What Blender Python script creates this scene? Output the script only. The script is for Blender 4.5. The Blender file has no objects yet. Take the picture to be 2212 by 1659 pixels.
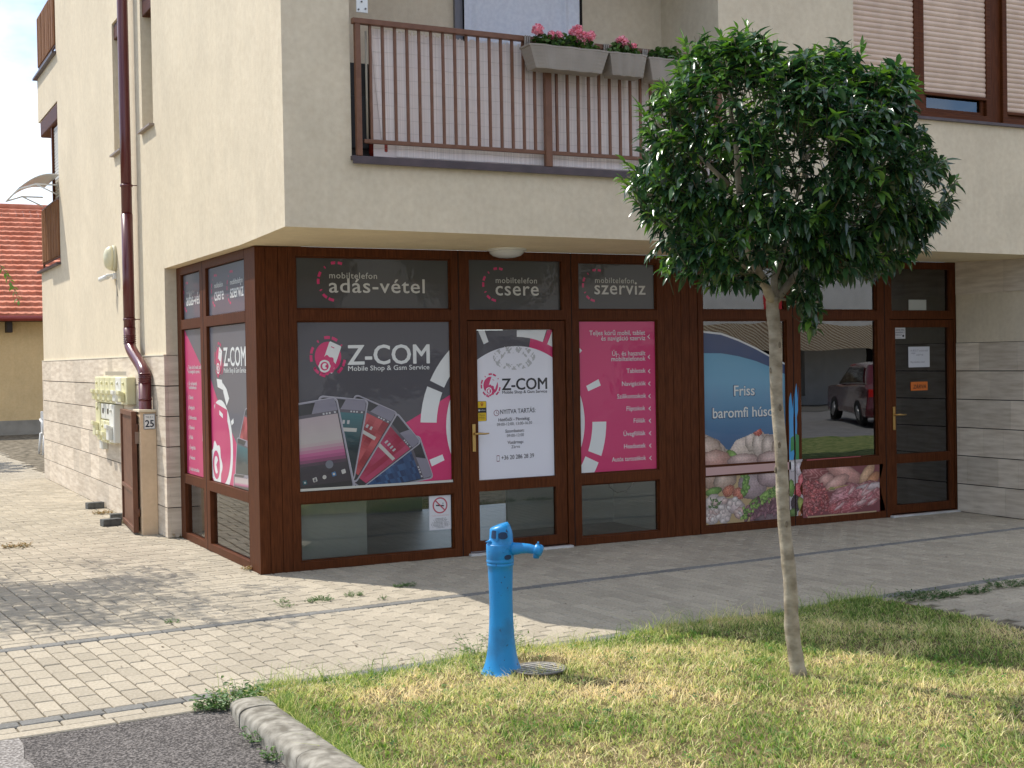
import bpy, math, random
import numpy as np
from mathutils import Vector, Matrix
R=math.radians
random.seed(7); rng=np.random.default_rng(7)
scene=bpy.context.scene; COL=scene.collection
# ---------------------------------------------------------------- camera
CAMP=(-3.04945,-10.44481,1.7); YAW,PIT,ROL,FPX=0.473858,-0.018173,-0.017285,2867.64
_f=np.array([math.sin(YAW)*math.cos(PIT),math.cos(YAW)*math.cos(PIT),math.sin(PIT)])
_r=np.array([math.cos(YAW),-math.sin(YAW),0.]); _u=np.cross(_r,_f)
_r2=_r*math.cos(ROL)+_u*math.sin(ROL); _u2=-_r*math.sin(ROL)+_u*math.cos(ROL)
cd=bpy.data.cameras.new('camera'); cam=bpy.data.objects.new('camera',cd); COL.objects.link(cam)
M=Matrix(((_r2[0],_u2[0],-_f[0],CAMP[0]),(_r2[1],_u2[1],-_f[1],CAMP[1]),(_r2[2],_u2[2],-_f[2],CAMP[2]),(0,0,0,1)))
cam.matrix_world=M; cd.sensor_width=36; cd.lens=FPX*36/2212; cd.clip_end=2000; cd.clip_start=.05
scene.camera=cam
# ---------------------------------------------------------------- light
SUN=Vector((-.41,.66,1.0)).normalized()
w=bpy.data.worlds.new('World'); scene.world=w; w.use_nodes=True
nt=w.node_tree; bg=nt.nodes['Background']
sky=nt.nodes.new('ShaderNodeTexSky'); sky.sky_type='NISHITA'; sky.sun_disc=False
sky.sun_elevation=math.asin(SUN.z); sky.sun_rotation=math.atan2(SUN.x,SUN.y); sky.air_density=1.0; sky.dust_density=.4; sky.ozone_density=2.5
tc=nt.nodes.new('ShaderNodeTexCoord'); mp=nt.nodes.new('ShaderNodeMapping'); mp.inputs['Scale'].default_value=(1,1,2.2)
no=nt.nodes.new('ShaderNodeTexNoise'); no.inputs['Scale'].default_value=3.2; no.inputs['Detail'].default_value=7; no.inputs['Roughness'].default_value=.55
cr=nt.nodes.new('ShaderNodeValToRGB'); cr.color_ramp.elements[0].position=.40; cr.color_ramp.elements[1].position=.62
mx=nt.nodes.new('ShaderNodeMix'); mx.data_type='RGBA'
mx.inputs[7].default_value=(4.8,4.9,5.05,1)
L=nt.links.new
L(tc.outputs['Generated'],mp.inputs[0]); L(mp.outputs[0],no.inputs['Vector']); L(no.outputs[0],cr.inputs[0])
L(cr.outputs[0],mx.inputs[0]); ml=nt.nodes.new('ShaderNodeMix'); ml.data_type='RGBA'; ml.blend_type='MULTIPLY'; ml.inputs[0].default_value=1; ml.inputs[7].default_value=(.42,.52,.64,1); L(sky.outputs[0],ml.inputs[6]); L(ml.outputs[2],mx.inputs[6]); L(mx.outputs[2],bg.inputs[0])
bg.inputs[1].default_value=.15
sl=bpy.data.lights.new('sun','SUN'); sl.energy=2.6; sl.angle=R(.5); sl.color=(1,.945,.86)
so=bpy.data.objects.new('sun',sl); COL.objects.link(so); so.rotation_euler=SUN.to_track_quat('Z','Y').to_euler()
vs=scene.view_settings; vs.view_transform='Standard'; vs.look='None'; vs.gamma=1; vs.exposure=1.03
# ---------------------------------------------------------------- measuring helpers (survey of the photographed planes)
def at(x,y,ax,v):
    d=_f+_r2*(x-1106)/FPX-_u2*(y-829.5)/FPX; i='XYZ'.index(ax)
    return Vector(np.array(CAMP)+(v-CAMP[i])/d[i]*d)
S=.5533
def q4(x,y): v=at((1100+.7833*x)*S,(950+.7833*y)*S,'Y',0); return (v.x,v.z)
def q5(x,y): v=at((1750+.7838*x)*S,(950+.7838*y)*S,'Y',0); return (v.x,v.z)
def q6(x,y): v=at((2600+.7232*x)*S,(950+.7232*y)*S,'Y',0); return (v.x,v.z)
def ql(x,y): v=at((680+.8132*x)*S,(950+.8137*y)*S,'X',0); return (-v.y,v.z)
# ---------------------------------------------------------------- materials
def mat(name,col,rough=.6,spec=.5,metal=0,**k):
    m=bpy.data.materials.new(name); m.use_nodes=True; b=m.node_tree.nodes['Principled BSDF']
    b.inputs['Base Color'].default_value=(*col,1); b.inputs['Roughness'].default_value=rough
    b.inputs['Metallic'].default_value=metal; b.inputs['Specular IOR Level'].default_value=spec
    for a,v in k.items(): b.inputs[a].default_value=v
    return m
def nodes(m): return m.node_tree.nodes, m.node_tree.links.new, m.node_tree.nodes['Principled BSDF']
def noisy(name,c1,c2,scale=5,detail=6,rough=.7,bump=0,bscale=None,stretch=(1,1,1),spec=.3,isl=0,lo=.35,hi=.65,bdist=.01,big=0,**k):
    """two-tone noise paint, optional bump, optional per-island tint, optional large-scale staining"""
    m=mat(name,c1,rough,spec,**k); n,l,b=nodes(m)
    t=n.new('ShaderNodeTexCoord'); mpn=n.new('ShaderNodeMapping'); mpn.inputs['Scale'].default_value=stretch; l(t.outputs['Object'],mpn.inputs[0])
    a=n.new('ShaderNodeTexNoise'); a.inputs['Scale'].default_value=scale; a.inputs['Detail'].default_value=detail; l(mpn.outputs[0],a.inputs['Vector'])
    r=n.new('ShaderNodeValToRGB'); r.color_ramp.elements[0].position=lo; r.color_ramp.elements[1].position=hi
    r.color_ramp.elements[0].color=(*c1,1); r.color_ramp.elements[1].color=(*c2,1); l(a.outputs[0],r.inputs[0]); out=r.outputs[0]
    def mul(out,fac_socket,lo_,hi_):
        mr=n.new('ShaderNodeMapRange'); mr.inputs[3].default_value=lo_; mr.inputs[4].default_value=hi_; l(fac_socket,mr.inputs[0])
        h=n.new('ShaderNodeHueSaturation'); l(mr.outputs[0],h.inputs['Value']); l(out,h.inputs['Color']); return h.outputs[0]
    if isl:
        g=n.new('ShaderNodeNewGeometry'); out=mul(out,g.outputs['Random Per Island'],1-isl,1+isl)
    if big:
        a2=n.new('ShaderNodeTexNoise'); a2.inputs['Scale'].default_value=.9; a2.inputs['Detail'].default_value=5; l(t.outputs['Object'],a2.inputs['Vector'])
        mr=n.new('ShaderNodeMapRange'); mr.inputs[1].default_value=.3; mr.inputs[2].default_value=.7; l(a2.outputs[0],mr.inputs[0]); out=mul(out,mr.outputs[0],1-big,1+big)
    l(out,b.inputs['Base Color'])
    if bump:
        bn=n.new('ShaderNodeTexNoise'); bn.inputs['Scale'].default_value=bscale or scale*4; bn.inputs['Detail'].default_value=4; l(mpn.outputs[0],bn.inputs['Vector'])
        bm=n.new('ShaderNodeBump'); bm.inputs['Strength'].default_value=bump; bm.inputs['Distance'].default_value=bdist; l(bn.outputs[0],bm.inputs['Height']); l(bm.outputs[0],b.inputs['Normal'])
    return m
def attrmat(name,rough=.5,spec=.4,trans=0,noise=0,**k):
    m=mat(name,(1,1,1),rough,spec,**k); n,l,b=nodes(m)
    a=n.new('ShaderNodeAttribute'); a.attribute_name='Col'; l(a.outputs['Color'],b.inputs['Base Color'])
    if noise:
        t=n.new('ShaderNodeTexCoord'); q=n.new('ShaderNodeTexNoise'); q.inputs['Scale'].default_value=noise; q.inputs['Detail'].default_value=5; l(t.outputs['Object'],q.inputs['Vector'])
        mr=n.new('ShaderNodeMapRange'); mr.inputs[3].default_value=.72; mr.inputs[4].default_value=1.28; l(q.outputs[0],mr.inputs[0])
        h=n.new('ShaderNodeHueSaturation'); l(mr.outputs[0],h.inputs['Value']); l(a.outputs['Color'],h.inputs['Color']); l(h.outputs[0],b.inputs['Base Color'])
    if trans:
        tr=n.new('ShaderNodeBsdfTranslucent'); ms=n.new('ShaderNodeMixShader'); ms.inputs[0].default_value=trans
        hs=n.new('ShaderNodeHueSaturation'); hs.inputs['Saturation'].default_value=1.15; hs.inputs['Value'].default_value=1.5; l(a.outputs['Color'],hs.inputs['Color']); l(hs.outputs[0],tr.inputs[0])
        o=n['Material Output']; l(b.outputs[0],ms.inputs[1]); l(tr.outputs[0],ms.inputs[2]); l(ms.outputs[0],o.inputs[0])
    return m
def glassmat(name,ior=1.75,tint=(.91,.94,.92),wav=.04):
    m=bpy.data.materials.new(name); m.use_nodes=True; n=m.node_tree.nodes; l=m.node_tree.links.new
    n.remove(n['Principled BSDF']); o=n['Material Output']
    f=n.new('ShaderNodeFresnel'); f.inputs[0].default_value=ior
    g=n.new('ShaderNodeBsdfGlossy'); g.inputs['Roughness'].default_value=.0; g.inputs[0].default_value=(.95,.97,1,1)
    t=n.new('ShaderNodeBsdfTransparent'); t.inputs[0].default_value=(*tint,1)
    x=n.new('ShaderNodeMixShader'); l(f.outputs[0],x.inputs[0]); l(t.outputs[0],x.inputs[1]); l(g.outputs[0],x.inputs[2]); l(x.outputs[0],o.inputs[0])
    c=n.new('ShaderNodeTexCoord'); q=n.new('ShaderNodeTexNoise'); q.inputs['Scale'].default_value=1.6; q.inputs['Detail'].default_value=1; l(c.outputs['Object'],q.inputs['Vector'])
    b=n.new('ShaderNodeBump'); b.inputs['Strength'].default_value=wav; b.inputs['Distance'].default_value=.1; l(q.outputs[0],b.inputs['Height'])
    l(b.outputs[0],g.inputs['Normal'])
    return m
def stucco_mat(name,c1,c2,bump=.35):
    m=noisy(name,c1,c2,scale=22,detail=8,rough=.92,bump=bump,bscale=160,spec=.15,big=.05,lo=.3,hi=.7,bdist=.006)
    n,l,b=nodes(m); src=b.inputs['Base Color'].links[0].from_socket
    t=n.new('ShaderNodeTexCoord')
    for st,sc,amt in (((7,7,.45),1.6,.018),((1,1,1),3.5,.03)):
        mpn=n.new('ShaderNodeMapping'); mpn.inputs['Scale'].default_value=st; l(t.outputs['Object'],mpn.inputs[0])
        q=n.new('ShaderNodeTexNoise'); q.inputs['Scale'].default_value=sc; q.inputs['Detail'].default_value=8; q.inputs['Roughness'].default_value=.65; l(mpn.outputs[0],q.inputs['Vector'])
        mr=n.new('ShaderNodeMapRange'); mr.inputs[1].default_value=.35; mr.inputs[2].default_value=.62; mr.inputs[3].default_value=1-amt*1.6; mr.inputs[4].default_value=1+amt*.5; l(q.outputs[0],mr.inputs[0])
        h=n.new('ShaderNodeHueSaturation'); l(mr.outputs[0],h.inputs['Value']); l(src,h.inputs['Color']); src=h.outputs[0]
    l(src,b.inputs['Base Color']); return m
m_stucco=stucco_mat('stucco',(.66,.565,.415),(.725,.635,.48))
m_soffit=stucco_mat('soffit_bounce_tint',(.80,.67,.44),(.84,.71,.48),.2)  # stucco tinted warmer, light bounced off the paving put into the colour
m_stucco2=stucco_mat('neighbour_stucco',(.76,.54,.27),(.82,.60,.32))
m_wood=noisy('brown_wood_grain',(.068,.0185,.005),(.112,.033,.010),scale=9,detail=6,rough=.5,bump=.12,bscale=40,stretch=(9,9,.7),spec=.13,big=.16,bdist=.003)
m_woodh=noisy('brown_wood_grain_flat',(.070,.019,.005),(.110,.033,.010),scale=9,detail=6,rough=.5,bump=.12,bscale=40,stretch=(.7,.7,9),spec=.13,big=.16,bdist=.003)
m_rail=noisy('brown_painted_steel',(.15,.066,.036),(.19,.088,.05),scale=14,rough=.45,spec=.4)
m_ledge=noisy('dark_sheet_metal',(.06,.045,.05),(.09,.065,.07),scale=8,rough=.45,spec=.5)
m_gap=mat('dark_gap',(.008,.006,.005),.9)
m_glass=glassmat('window_glass',wav=.010); m_glass2=glassmat('shop_glass_wavy',2.1,(.5,.55,.53),.016)
m_print=attrmat('printed_film',.42,.5,**{'Coat Weight':.5,'Coat Roughness':.04,'Coat IOR':1.5})
n_,l_,b_=nodes(m_print); t_=n_.new('ShaderNodeTexCoord'); q_=n_.new('ShaderNodeTexNoise'); q_.inputs['Scale'].default_value=5; q_.inputs['Detail'].default_value=3; l_(t_.outputs['Object'],q_.inputs['Vector'])
bm_=n_.new('ShaderNodeBump'); bm_.inputs['Strength'].default_value=.06; bm_.inputs['Distance'].default_value=.04; l_(q_.outputs[0],bm_.inputs['Height']); l_(bm_.outputs[0],b_.inputs['Coat Normal'])
m_paper=attrmat('paper_print',.6,.3)
def travertine(name):
    m=noisy(name,(.53,.44,.335),(.70,.61,.49),scale=3.2,detail=10,rough=.75,bump=.15,bscale=30,stretch=(1.2,1.2,9),spec=.25,isl=.13,lo=.32,hi=.66,bdist=.004); return m
m_trav=travertine('travertine')
m_brick=noisy('concrete_paver',(.355,.31,.235),(.445,.392,.305),scale=60,detail=5,rough=.95,bump=.4,bscale=260,spec=.1,isl=.10,big=.09,bdist=.004)
m_band=noisy('grey_paver_band',(.17,.165,.15),(.225,.22,.205),scale=60,detail=5,rough=.95,bump=.4,bscale=260,spec=.1,isl=.12,bdist=.004)
m_joint=noisy('joint_sand',(.08,.07,.052),(.27,.23,.17),scale=7,detail=8,rough=1,spec=.05,bump=.4,bscale=200)
m_soil=noisy('lawn_soil',(.07,.06,.025),(.24,.185,.10),scale=9,detail=8,rough=1,spec=.05,bump=.6,bscale=90,lo=.3,hi=.7)
m_kerb=noisy('weathered_concrete',(.17,.155,.125),(.37,.345,.29),scale=16,detail=10,rough=.95,bump=.6,bscale=220,spec=.1,bdist=.006)
# ---------------------------------------------------------------- mesh builder
class MB:
    def __init__(s): s.v=[]; s.f=[]; s.mi=[]; s.c=[]; s.sm=[]
    def add(s,vs,fs,mi=0,col=None,sm=False):
        o=len(s.v); s.v+= [tuple(v) for v in vs]
        for f in fs: s.f.append(tuple(i+o for i in f)); s.mi.append(mi); s.c.append(col or (1,1,1)); s.sm.append(sm)
    def box(s,x0,x1,y0,y1,z0,z1,mi=0,col=None,M=None):
        vs=[(x,y,z) for z in(z0,z1) for y in(y0,y1) for x in(x0,x1)]
        if M: vs=[M@Vector(v) for v in vs]
        s.add(vs,[(0,2,3,1),(4,5,7,6),(0,1,5,4),(2,6,7,3),(0,4,6,2),(1,3,7,5)],mi,col)
    def obox(s,c,ux,uy,uz,mi=0,col=None):
        c,ux,uy,uz=map(Vector,(c,ux,uy,uz))
        vs=[c+ux*a+uy*b+uz*d for d in(-.5,.5) for b in(-.5,.5) for a in(-.5,.5)]
        s.add(vs,[(0,2,3,1),(4,5,7,6),(0,1,5,4),(2,6,7,3),(0,4,6,2),(1,3,7,5)],mi,col)
    def tube(s,pts,rad,n=10,mi=0,col=None,caps=True):
        pts=[Vector(p) for p in pts]
        if not hasattr(rad,'__len__'): rad=[rad]*len(pts)
        vs=[];up=None
        for i,p in enumerate(pts):
            t=(pts[min(i+1,len(pts)-1)]-pts[max(i-1,0)]).normalized()
            if up is None: up=Vector((0,0,1)) if abs(t.z)<.9 else Vector((1,0,0))
            a=t.cross(up).normalized(); b=t.cross(a).normalized(); up=-b if False else (a.cross(t))
            for k in range(n):
                th=2*math.pi*k/n; vs.append(p+(a*math.cos(th)+a.cross(t)*math.sin(th))*rad[i])
        fs=[(i*n+k,i*n+(k+1)%n,(i+1)*n+(k+1)%n,(i+1)*n+k) for i in range(len(pts)-1) for k in range(n)]
        s.add(vs,fs,mi,col,True)
        if caps:
            o=len(s.v)-len(vs); s.f.append(tuple(o+k for k in range(n))[::-1]); s.mi.append(mi); s.c.append(col or (1,1,1)); s.sm.append(False)
            s.f.append(tuple(o+(len(pts)-1)*n+k for k in range(n))); s.mi.append(mi); s.c.append(col or (1,1,1)); s.sm.append(False)
    def lathe(s,prof,c=(0,0,0),n=32,axis=None,mi=0,col=None,sx=1,sy=1):
        """prof: (r,h) pairs"""
        c=Vector(c); Mx=axis or Matrix.Identity(3); vs=[]
        for r,h in prof:
            for k in range(n):
                th=2*math.pi*k/n; vs.append(c+Mx@Vector((r*sx*math.cos(th),r*sy*math.sin(th),h)))
        fs=[(i*n+k,i*n+(k+1)%n,(i+1)*n+(k+1)%n,(i+1)*n+k) for i in range(len(prof)-1) for k in range(n)]
        s.add(vs,fs,mi,col,True); o=len(s.v)-len(vs)
        for e,rev in ((0,True),(len(prof)-1,False)):
            if prof[e][0]>1e-5:
                t=tuple(o+e*n+k for k in range(n)); s.f.append(t[::-1] if rev else t); s.mi.append(mi); s.c.append(col or (1,1,1)); s.sm.append(False)
    def sheet(s,plane,a0,a1,b0,b1,holes,d0,d1,mi=0):
        """slab with rectangular holes; plane F: (a,d,b), L: (d,a,b); only outer faces are made"""
        A=sorted({a0,a1,*[x for h in holes for x in h[:2] if a0<x<a1]}); B=sorted({b0,b1,*[x for h in holes for x in h[2:] if b0<x<b1]})
        def full(i,j):
            if not(0<=i<len(A)-1 and 0<=j<len(B)-1): return False
            a=(A[i]+A[i+1])/2;b=(B[j]+B[j+1])/2
            return not any(h[0]<a<h[1] and h[2]<b<h[3] for h in holes)
        P=(lambda a,b,d:(a,d,b)) if plane=='F' else (lambda a,b,d:(d,a,b))
        vs={};V=[];F=[]
        def vi(i,j,k):
            if (i,j,k) not in vs: vs[(i,j,k)]=len(V); V.append(P(A[i],B[j],(d0,d1)[k]))
            return vs[(i,j,k)]
        fl=plane=='L'
        def q(t,flip): F.append(t[::-1] if flip!=fl else t)
        for i in range(len(A)-1):
            for j in range(len(B)-1):
                if not full(i,j): continue
                q((vi(i,j,0),vi(i+1,j,0),vi(i+1,j+1,0),vi(i,j+1,0)),False)
                q((vi(i,j,1),vi(i+1,j,1),vi(i+1,j+1,1),vi(i,j+1,1)),True)
                if not full(i-1,j): q((vi(i,j,0),vi(i,j+1,0),vi(i,j+1,1),vi(i,j,1)),False)
                if not full(i+1,j): q((vi(i+1,j,0),vi(i+1,j+1,0),vi(i+1,j+1,1),vi(i+1,j,1)),True)
                if not full(i,j-1): q((vi(i,j,0),vi(i+1,j,0),vi(i+1,j,1),vi(i,j,1)),True)
                if not full(i,j+1): q((vi(i,j+1,0),vi(i+1,j+1,0),vi(i+1,j+1,1),vi(i,j+1,1)),False)
        s.add(V,F,mi)
    def build(s,name,mats,parent=None,bevel=0,smooth=False,usecol=False,sub=0):
        me=bpy.data.meshes.new(name); me.from_pydata(s.v,[],s.f)
        for m in (mats if isinstance(mats,(list,tuple)) else [mats]): me.materials.append(m)
        me.polygons.foreach_set('material_index',s.mi)
        me.polygons.foreach_set('use_smooth',[True]*len(s.f) if smooth else s.sm)
        if usecol:
            ca=me.color_attributes.new('Col','FLOAT_COLOR','CORNER')
            arr=[x for f,c in zip(s.f,s.c) for _ in f for x in (*c,1)]
            ca.data.foreach_set('color',arr)
        me.update()
        o=bpy.data.objects.new(name,me); COL.objects.link(o)
        if parent: o.parent=parent; o.matrix_parent_inverse=Matrix.Translation(parent.location).inverted() if parent.type=='EMPTY' and parent.get('_abs') else o.matrix_parent_inverse
        if bevel:
            b=o.modifiers.new('bevel','BEVEL'); b.width=bevel; b.segments=2; b.limit_method='ANGLE'; b.angle_limit=R(40)
        if sub:
            b=o.modifiers.new('sub','SUBSURF'); b.levels=sub; b.render_levels=sub
        return o
def empty(name,loc=(0,0,0)):
    o=bpy.data.objects.new(name,None); COL.objects.link(o); o.location=loc; o.empty_display_size=.1
    return o
def setp(o,parent):
    """parent keeping world placement (parents only ever translate)"""
    o.parent=parent; w=parent.location.copy() if parent.type=='EMPTY' else Vector((0,0,0))
    o.matrix_parent_inverse=Matrix.Translation(w).inverted()
    return o
def tag(o,label,cat,group=None,kind=None):
    if label: o['label']=label
    if cat: o['category']=cat
    if group: o['group']=group
    if kind: o['kind']=kind
    return o
def struct(o): o['kind']='structure'; return o
def P(mb,name,mats,parent,**k): return setp(mb.build(name,mats,**k),parent)
def thing(name,loc,label,cat,group=None): return tag(empty(name,loc),label,cat,group)

# ================================================================ GROUND
Z0=0.0
g=MB(); g.box(-150,150,-150,250,-.6,-.075); struct(g.build('ground',m_soil))
SL=.063; bu=Vector((1,SL,0)).normalized(); bv=Vector((-SL,1,0)).normalized()
O1=Vector((0,-1.79,0)); LP=8.42
def W(p,q): v=O1+bu*p+bv*q; return v.x,v.y
def under(x,y):
    if x>0.14 and y>0.14: return True
    if x>-.03 and y>2.80: return True
    if x>7.66 : return y>-1.2
    return False
def inlawn(x,y):
    return y<lawn_top(x)+.02 and x>lawn_left(y) and x<lawn_right(y)
def lawn_top(x): return -3.70+.063*x+.02*math.sin(x*5)+.012*math.sin(x*17)
def lawn_right(y): return 3.30+.25*max(0,-3.9-y)*0+.05*math.sin(y*4)-.12*max(0,(-4.2-y))*0
def lawn_left(y): return -1.20
def brick(mb,p0,p1,q0,q1,top=0.0,gap=.0042):
    p0+=gap;p1-=gap;q0+=gap;q1-=gap
    if p1-p0<.02 or q1-q0<.02: return
    cx,cy=W((p0+p1)/2,(q0+q1)/2)
    if under(cx,cy): return
    ch=.006; tp=top+random.gauss(0,.0008); tx=random.gauss(0,.0016); ty=random.gauss(0,.0016)
    vs=[]
    for (dp,z) in ((0,-.045),(0,-ch),(ch,0)):
        for (p,q) in ((p0+dp,q0+dp),(p1-dp,q0+dp),(p1-dp,q1-dp),(p0+dp,q1-dp)):
            x,y=W(p,q); vs.append((x,y,tp+z+(0 if z<-.03 else (x-cx)*tx+(y-cy)*ty)))
    fs=[(8,9,10,11)]
    for r in (0,4):
        for k in range(4): fs.append((r+k,r+(k+1)%4,r+4+(k+1)%4,r+4+k))
    mb.add(vs,fs)
pv=MB(); bd=MB()
# strip area between the two grey bands
QB=-1.79  # second band centre
PW=.108; nq=8; QL=(-QB-.1)/nq
for i in range(int(-6/PW),int(9.6/PW)):
    off=(i%2)*.5
    q=QB+.05
    k=0
    while q<-.05-1e-6:
        q1=min(q+(QL*.5 if (k==0 and off) else QL),-.05); brick(pv,i*PW,(i+1)*PW,q,q1); q=q1; k+=1
# bands
for qc in (0,QB):
    p=-6
    while p<9.6: brick(bd,p,p+.2,qc-.05,qc+.05,.001); p+=.2
# row of bricks and edging below second band (edging is a row of long flags)
p=-6.03
while p<9.6:
    brick(pv,p,p+.2,QB-.155,QB-.05); p+=.2
p=-6
while p<9.6:
    brick(pv,p,p+1.0,QB-.26,QB-.155,.002); p+=1.0
# right of x~0.2 above first band: strips up to the shopfront
for i in range(int(.1/PW),int(9.8/PW)):
    off=(i%2)*.5; q=.05;k=0
    while q<2.3:
        q1=q+(QL*.5 if (k==0 and off) else QL); brick(pv,i*PW,(i+1)*PW,q,q1); q=q1;k+=1
# left: basket weave drive
U=.216; pmax=int(.1/PW)*PW
nI=int((pmax+7)/U)+1
for i in range(-8,nI):
    a1=pmax-i*U; a0=a1-U
    for j in range(int(28/U)):
        c0=.05+j*U; c1=c0+U
        if c0>16.5 and a0<-2.2: continue
        if i<0 and c0<1.85: continue
        if (i+j)%2==0:
            brick(pv,a0,a0+U/2,c0,c1); brick(pv,a0+U/2,a1,c0,c1)
        else:
            brick(pv,a0,a1,c0,c0+U/2); brick(pv,a0,a1,c0+U/2,c1)
# right lower paved square beside the lawn
for j in range(0,34):
    q1=QB-.27-j*.105
    for i in range(0,30):
        p=3.32+i*.21+(j%2)*.105; brick(pv,p,p+.21,q1-.105,q1,-.002)
o=pv.build('pavement',m_brick); struct(o)
o=bd.build('paving_band',m_band); struct(o)
g=MB()
ex0=lambda x:O1.y+SL*x+(QB-.255)/math.cos(math.atan(SL))
g.add([(-9,ex0(-9),-.012),(12,ex0(12),-.012),(12,.3,-.012),(-9,.3,-.012)],[(0,1,2,3)])
g.add([(-9,.3,-.012),(3,.3,-.012),(3,30,-.012),(-9,30,-.012)],[(0,1,2,3)])
g.add([(3.2,-8,-.0125),(12,-8,-.0125),(12,-3.3,-.0125),(3.2,-3.55,-.0125)],[(0,1,2,3)])
struct(g.build('path',m_joint))
# asphalt
m_asph=noisy('worn_asphalt',(.065,.059,.055),(.27,.245,.225),scale=95,detail=3,rough=.95,bump=1.0,bscale=120,spec=.15,lo=.42,hi=.66,bdist=.012,big=.12)
g=MB(); ex=lambda x:O1.y+SL*x+(QB-.262)/math.cos(math.atan(SL))
g.add([(-30,ex(-30),-.005),(-1.05,ex(-1.05),-.005),(-1.05,-9,-.005),(-30,-9,-.005)],[(0,3,2,1)])
g.add([(-1.05,-9,-.0085),(-1.05,-10.4,-.0085),(-30,-10.4,-.0085),(-30,-9,-.0085)],[(0,1,2,3)])
struct(g.build('road',m_asph))
m_str=noisy('street_asphalt',(.24,.235,.225),(.32,.31,.30),scale=3,rough=.9)
g=MB(); g.add([(-40,-10.4,-.03),(60,-10.4,-.03),(60,-22,-.03),(-40,-22,-.03)],[(0,3,2,1)]); struct(g.build('street',m_str))
m_verge=noisy('verge_turf',(.10,.17,.04),(.36,.38,.14),scale=9,detail=9,rough=.95,bump=.8,bscale=60,lo=.35,hi=.65)
g=MB(); g.box(8.5,30,-10.2,-5.6,-.05,.03); struct(g.build('verge',m_verge))
m_asph2=noisy('pale_asphalt',(.17,.155,.14),(.42,.39,.36),scale=60,detail=3,rough=.95,bump=.8,bscale=80,spec=.1,lo=.42,hi=.66,bdist=.01)
g=MB(); N=30; pts=[(-2.32+.02*math.sin(i*1.9)+.012*math.sin(i*4.1)-.02*i*.1, -3.975-i*.12,-.001) for i in range(N)]
g.add([(-9,-4.36,-.001)]+pts+[(-9,-8,-.001)],[tuple(range(N+2))[::-1]]); struct(g.build('asphalt_patch',m_asph2))
# kerb (long rounded concrete stones)
def kerb():
    mb=MB(); ys=[-4.02,-4.33,-4.60,-4.83,-5.14,-5.62,-6.1,-6.6,-7.1,-7.6,-8.1,-8.6]
    def cen(y): t=(y+4.0)/-1.6; return -1.29+.03*min(1,t)+( .05*(1-min(1,t*5)) )
    for a,b in zip(ys[:-1],ys[1:]):
        a-=.003; b+=.003; n=10; sec=5
        rows=[]
        sh=random.gauss(0,.002); hz=.088+random.gauss(0,.0015)
        for i in range(sec+1):
            y=a+(b-a)*i/sec; c=cen(y)+sh
            h=hz*min(1,.62+.38*(( -4.02-y)/.25)) if y>-4.27 else hz
            e=.975 if i in(0,sec) else 1
            row=[(c-.10,y,-.06)]
            for k in range(n+1):
                th=math.pi*(1-k/n); row.append((c+.10*math.cos(th)*(abs(math.cos(th))**-.25 if abs(math.cos(th))>.05 else 1)*e**.3, y, (h*.45)+h*.55*math.sin(th)**.75*e))
            row.append((c+.10,y,-.06)); rows.append(row)
        m=len(rows[0]); vs=[v for r in rows for v in r]
        fs=[(i*m+k,i*m+k+1,(i+1)*m+k+1,(i+1)*m+k) for i in range(sec) for k in range(m-1)]
        mb.add(vs,fs,sm=False); mb.add(rows[0],[tuple(range(m))[::-1]]); mb.add(rows[-1],[tuple(range(m))])
    o=mb.build('kerb',m_kerb,smooth=False); struct(o)
    o.data.polygons.foreach_set('use_smooth',[len(p.vertices)==4 for p in o.data.polygons])
kerb()
# lawn base and grass
g=MB(); nx,ny=60,50; V=[];F=[]
def lz(x,y): return .018+.012*math.sin(x*1.7+1)*math.cos(y*1.3)+.008*math.sin(x*4.1+y*3.3)
xs=[-1.21+i*(4.53)/nx for i in range(nx+1)]
for j in range(ny+1):
    for x in xs:
        yt=lawn_top(x); y=yt-(j/ny)**1.0*(9.0-abs(yt)+0); V.append((x,y,lz(x,y)-(.025 if j==0 else 0)))
F=[(j*(nx+1)+i,(j+1)*(nx+1)+i,(j+1)*(nx+1)+i+1,j*(nx+1)+i+1) for j in range(ny) for i in range(nx)]
g.add(V,F,sm=True); struct(g.build('lawn',m_soil))
def dryness(x,y):
    f=lambda a,b,c:np.sin(x*a+c)*np.cos(y*b+c*1.7)
    d=.44+.20*f(2.1,2.7,.3)+.22*f(4.7,3.9,2.1)+.16*f(9.3,8.1,4.)+.12*f(19,17,1.)
    for (cx,cy,rx,ry,s) in ((.62,-4.0,.35,.3,.8),(-.55,-4.25,.35,.2,.75),(2.1,-4.75,.5,.12,.5),(.45,-4.7,.35,.15,.4),(1.9,-5.6,.3,.25,.3),(-.1,-4.75,.3,.15,.35)):
        d=d+s*np.exp(-((x-cx)/rx)**2-((y-cy)/ry)**2)
    for (cx,cy,rx,ry,s) in ((-1.05,-4.7,.14,.9,.5),(1.35,-3.85,.6,.12,.5),(2.9,-3.8,.5,.3,.4),(-.6,-3.75,.5,.08,.4),(2.3,-5.2,.4,.15,.5),(0,-5.3,.4,.2,.35)):
        d=d-s*np.exp(-((x-cx)/rx)**2-((y-cy)/ry)**2)
    return np.clip(d,0,1)
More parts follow.
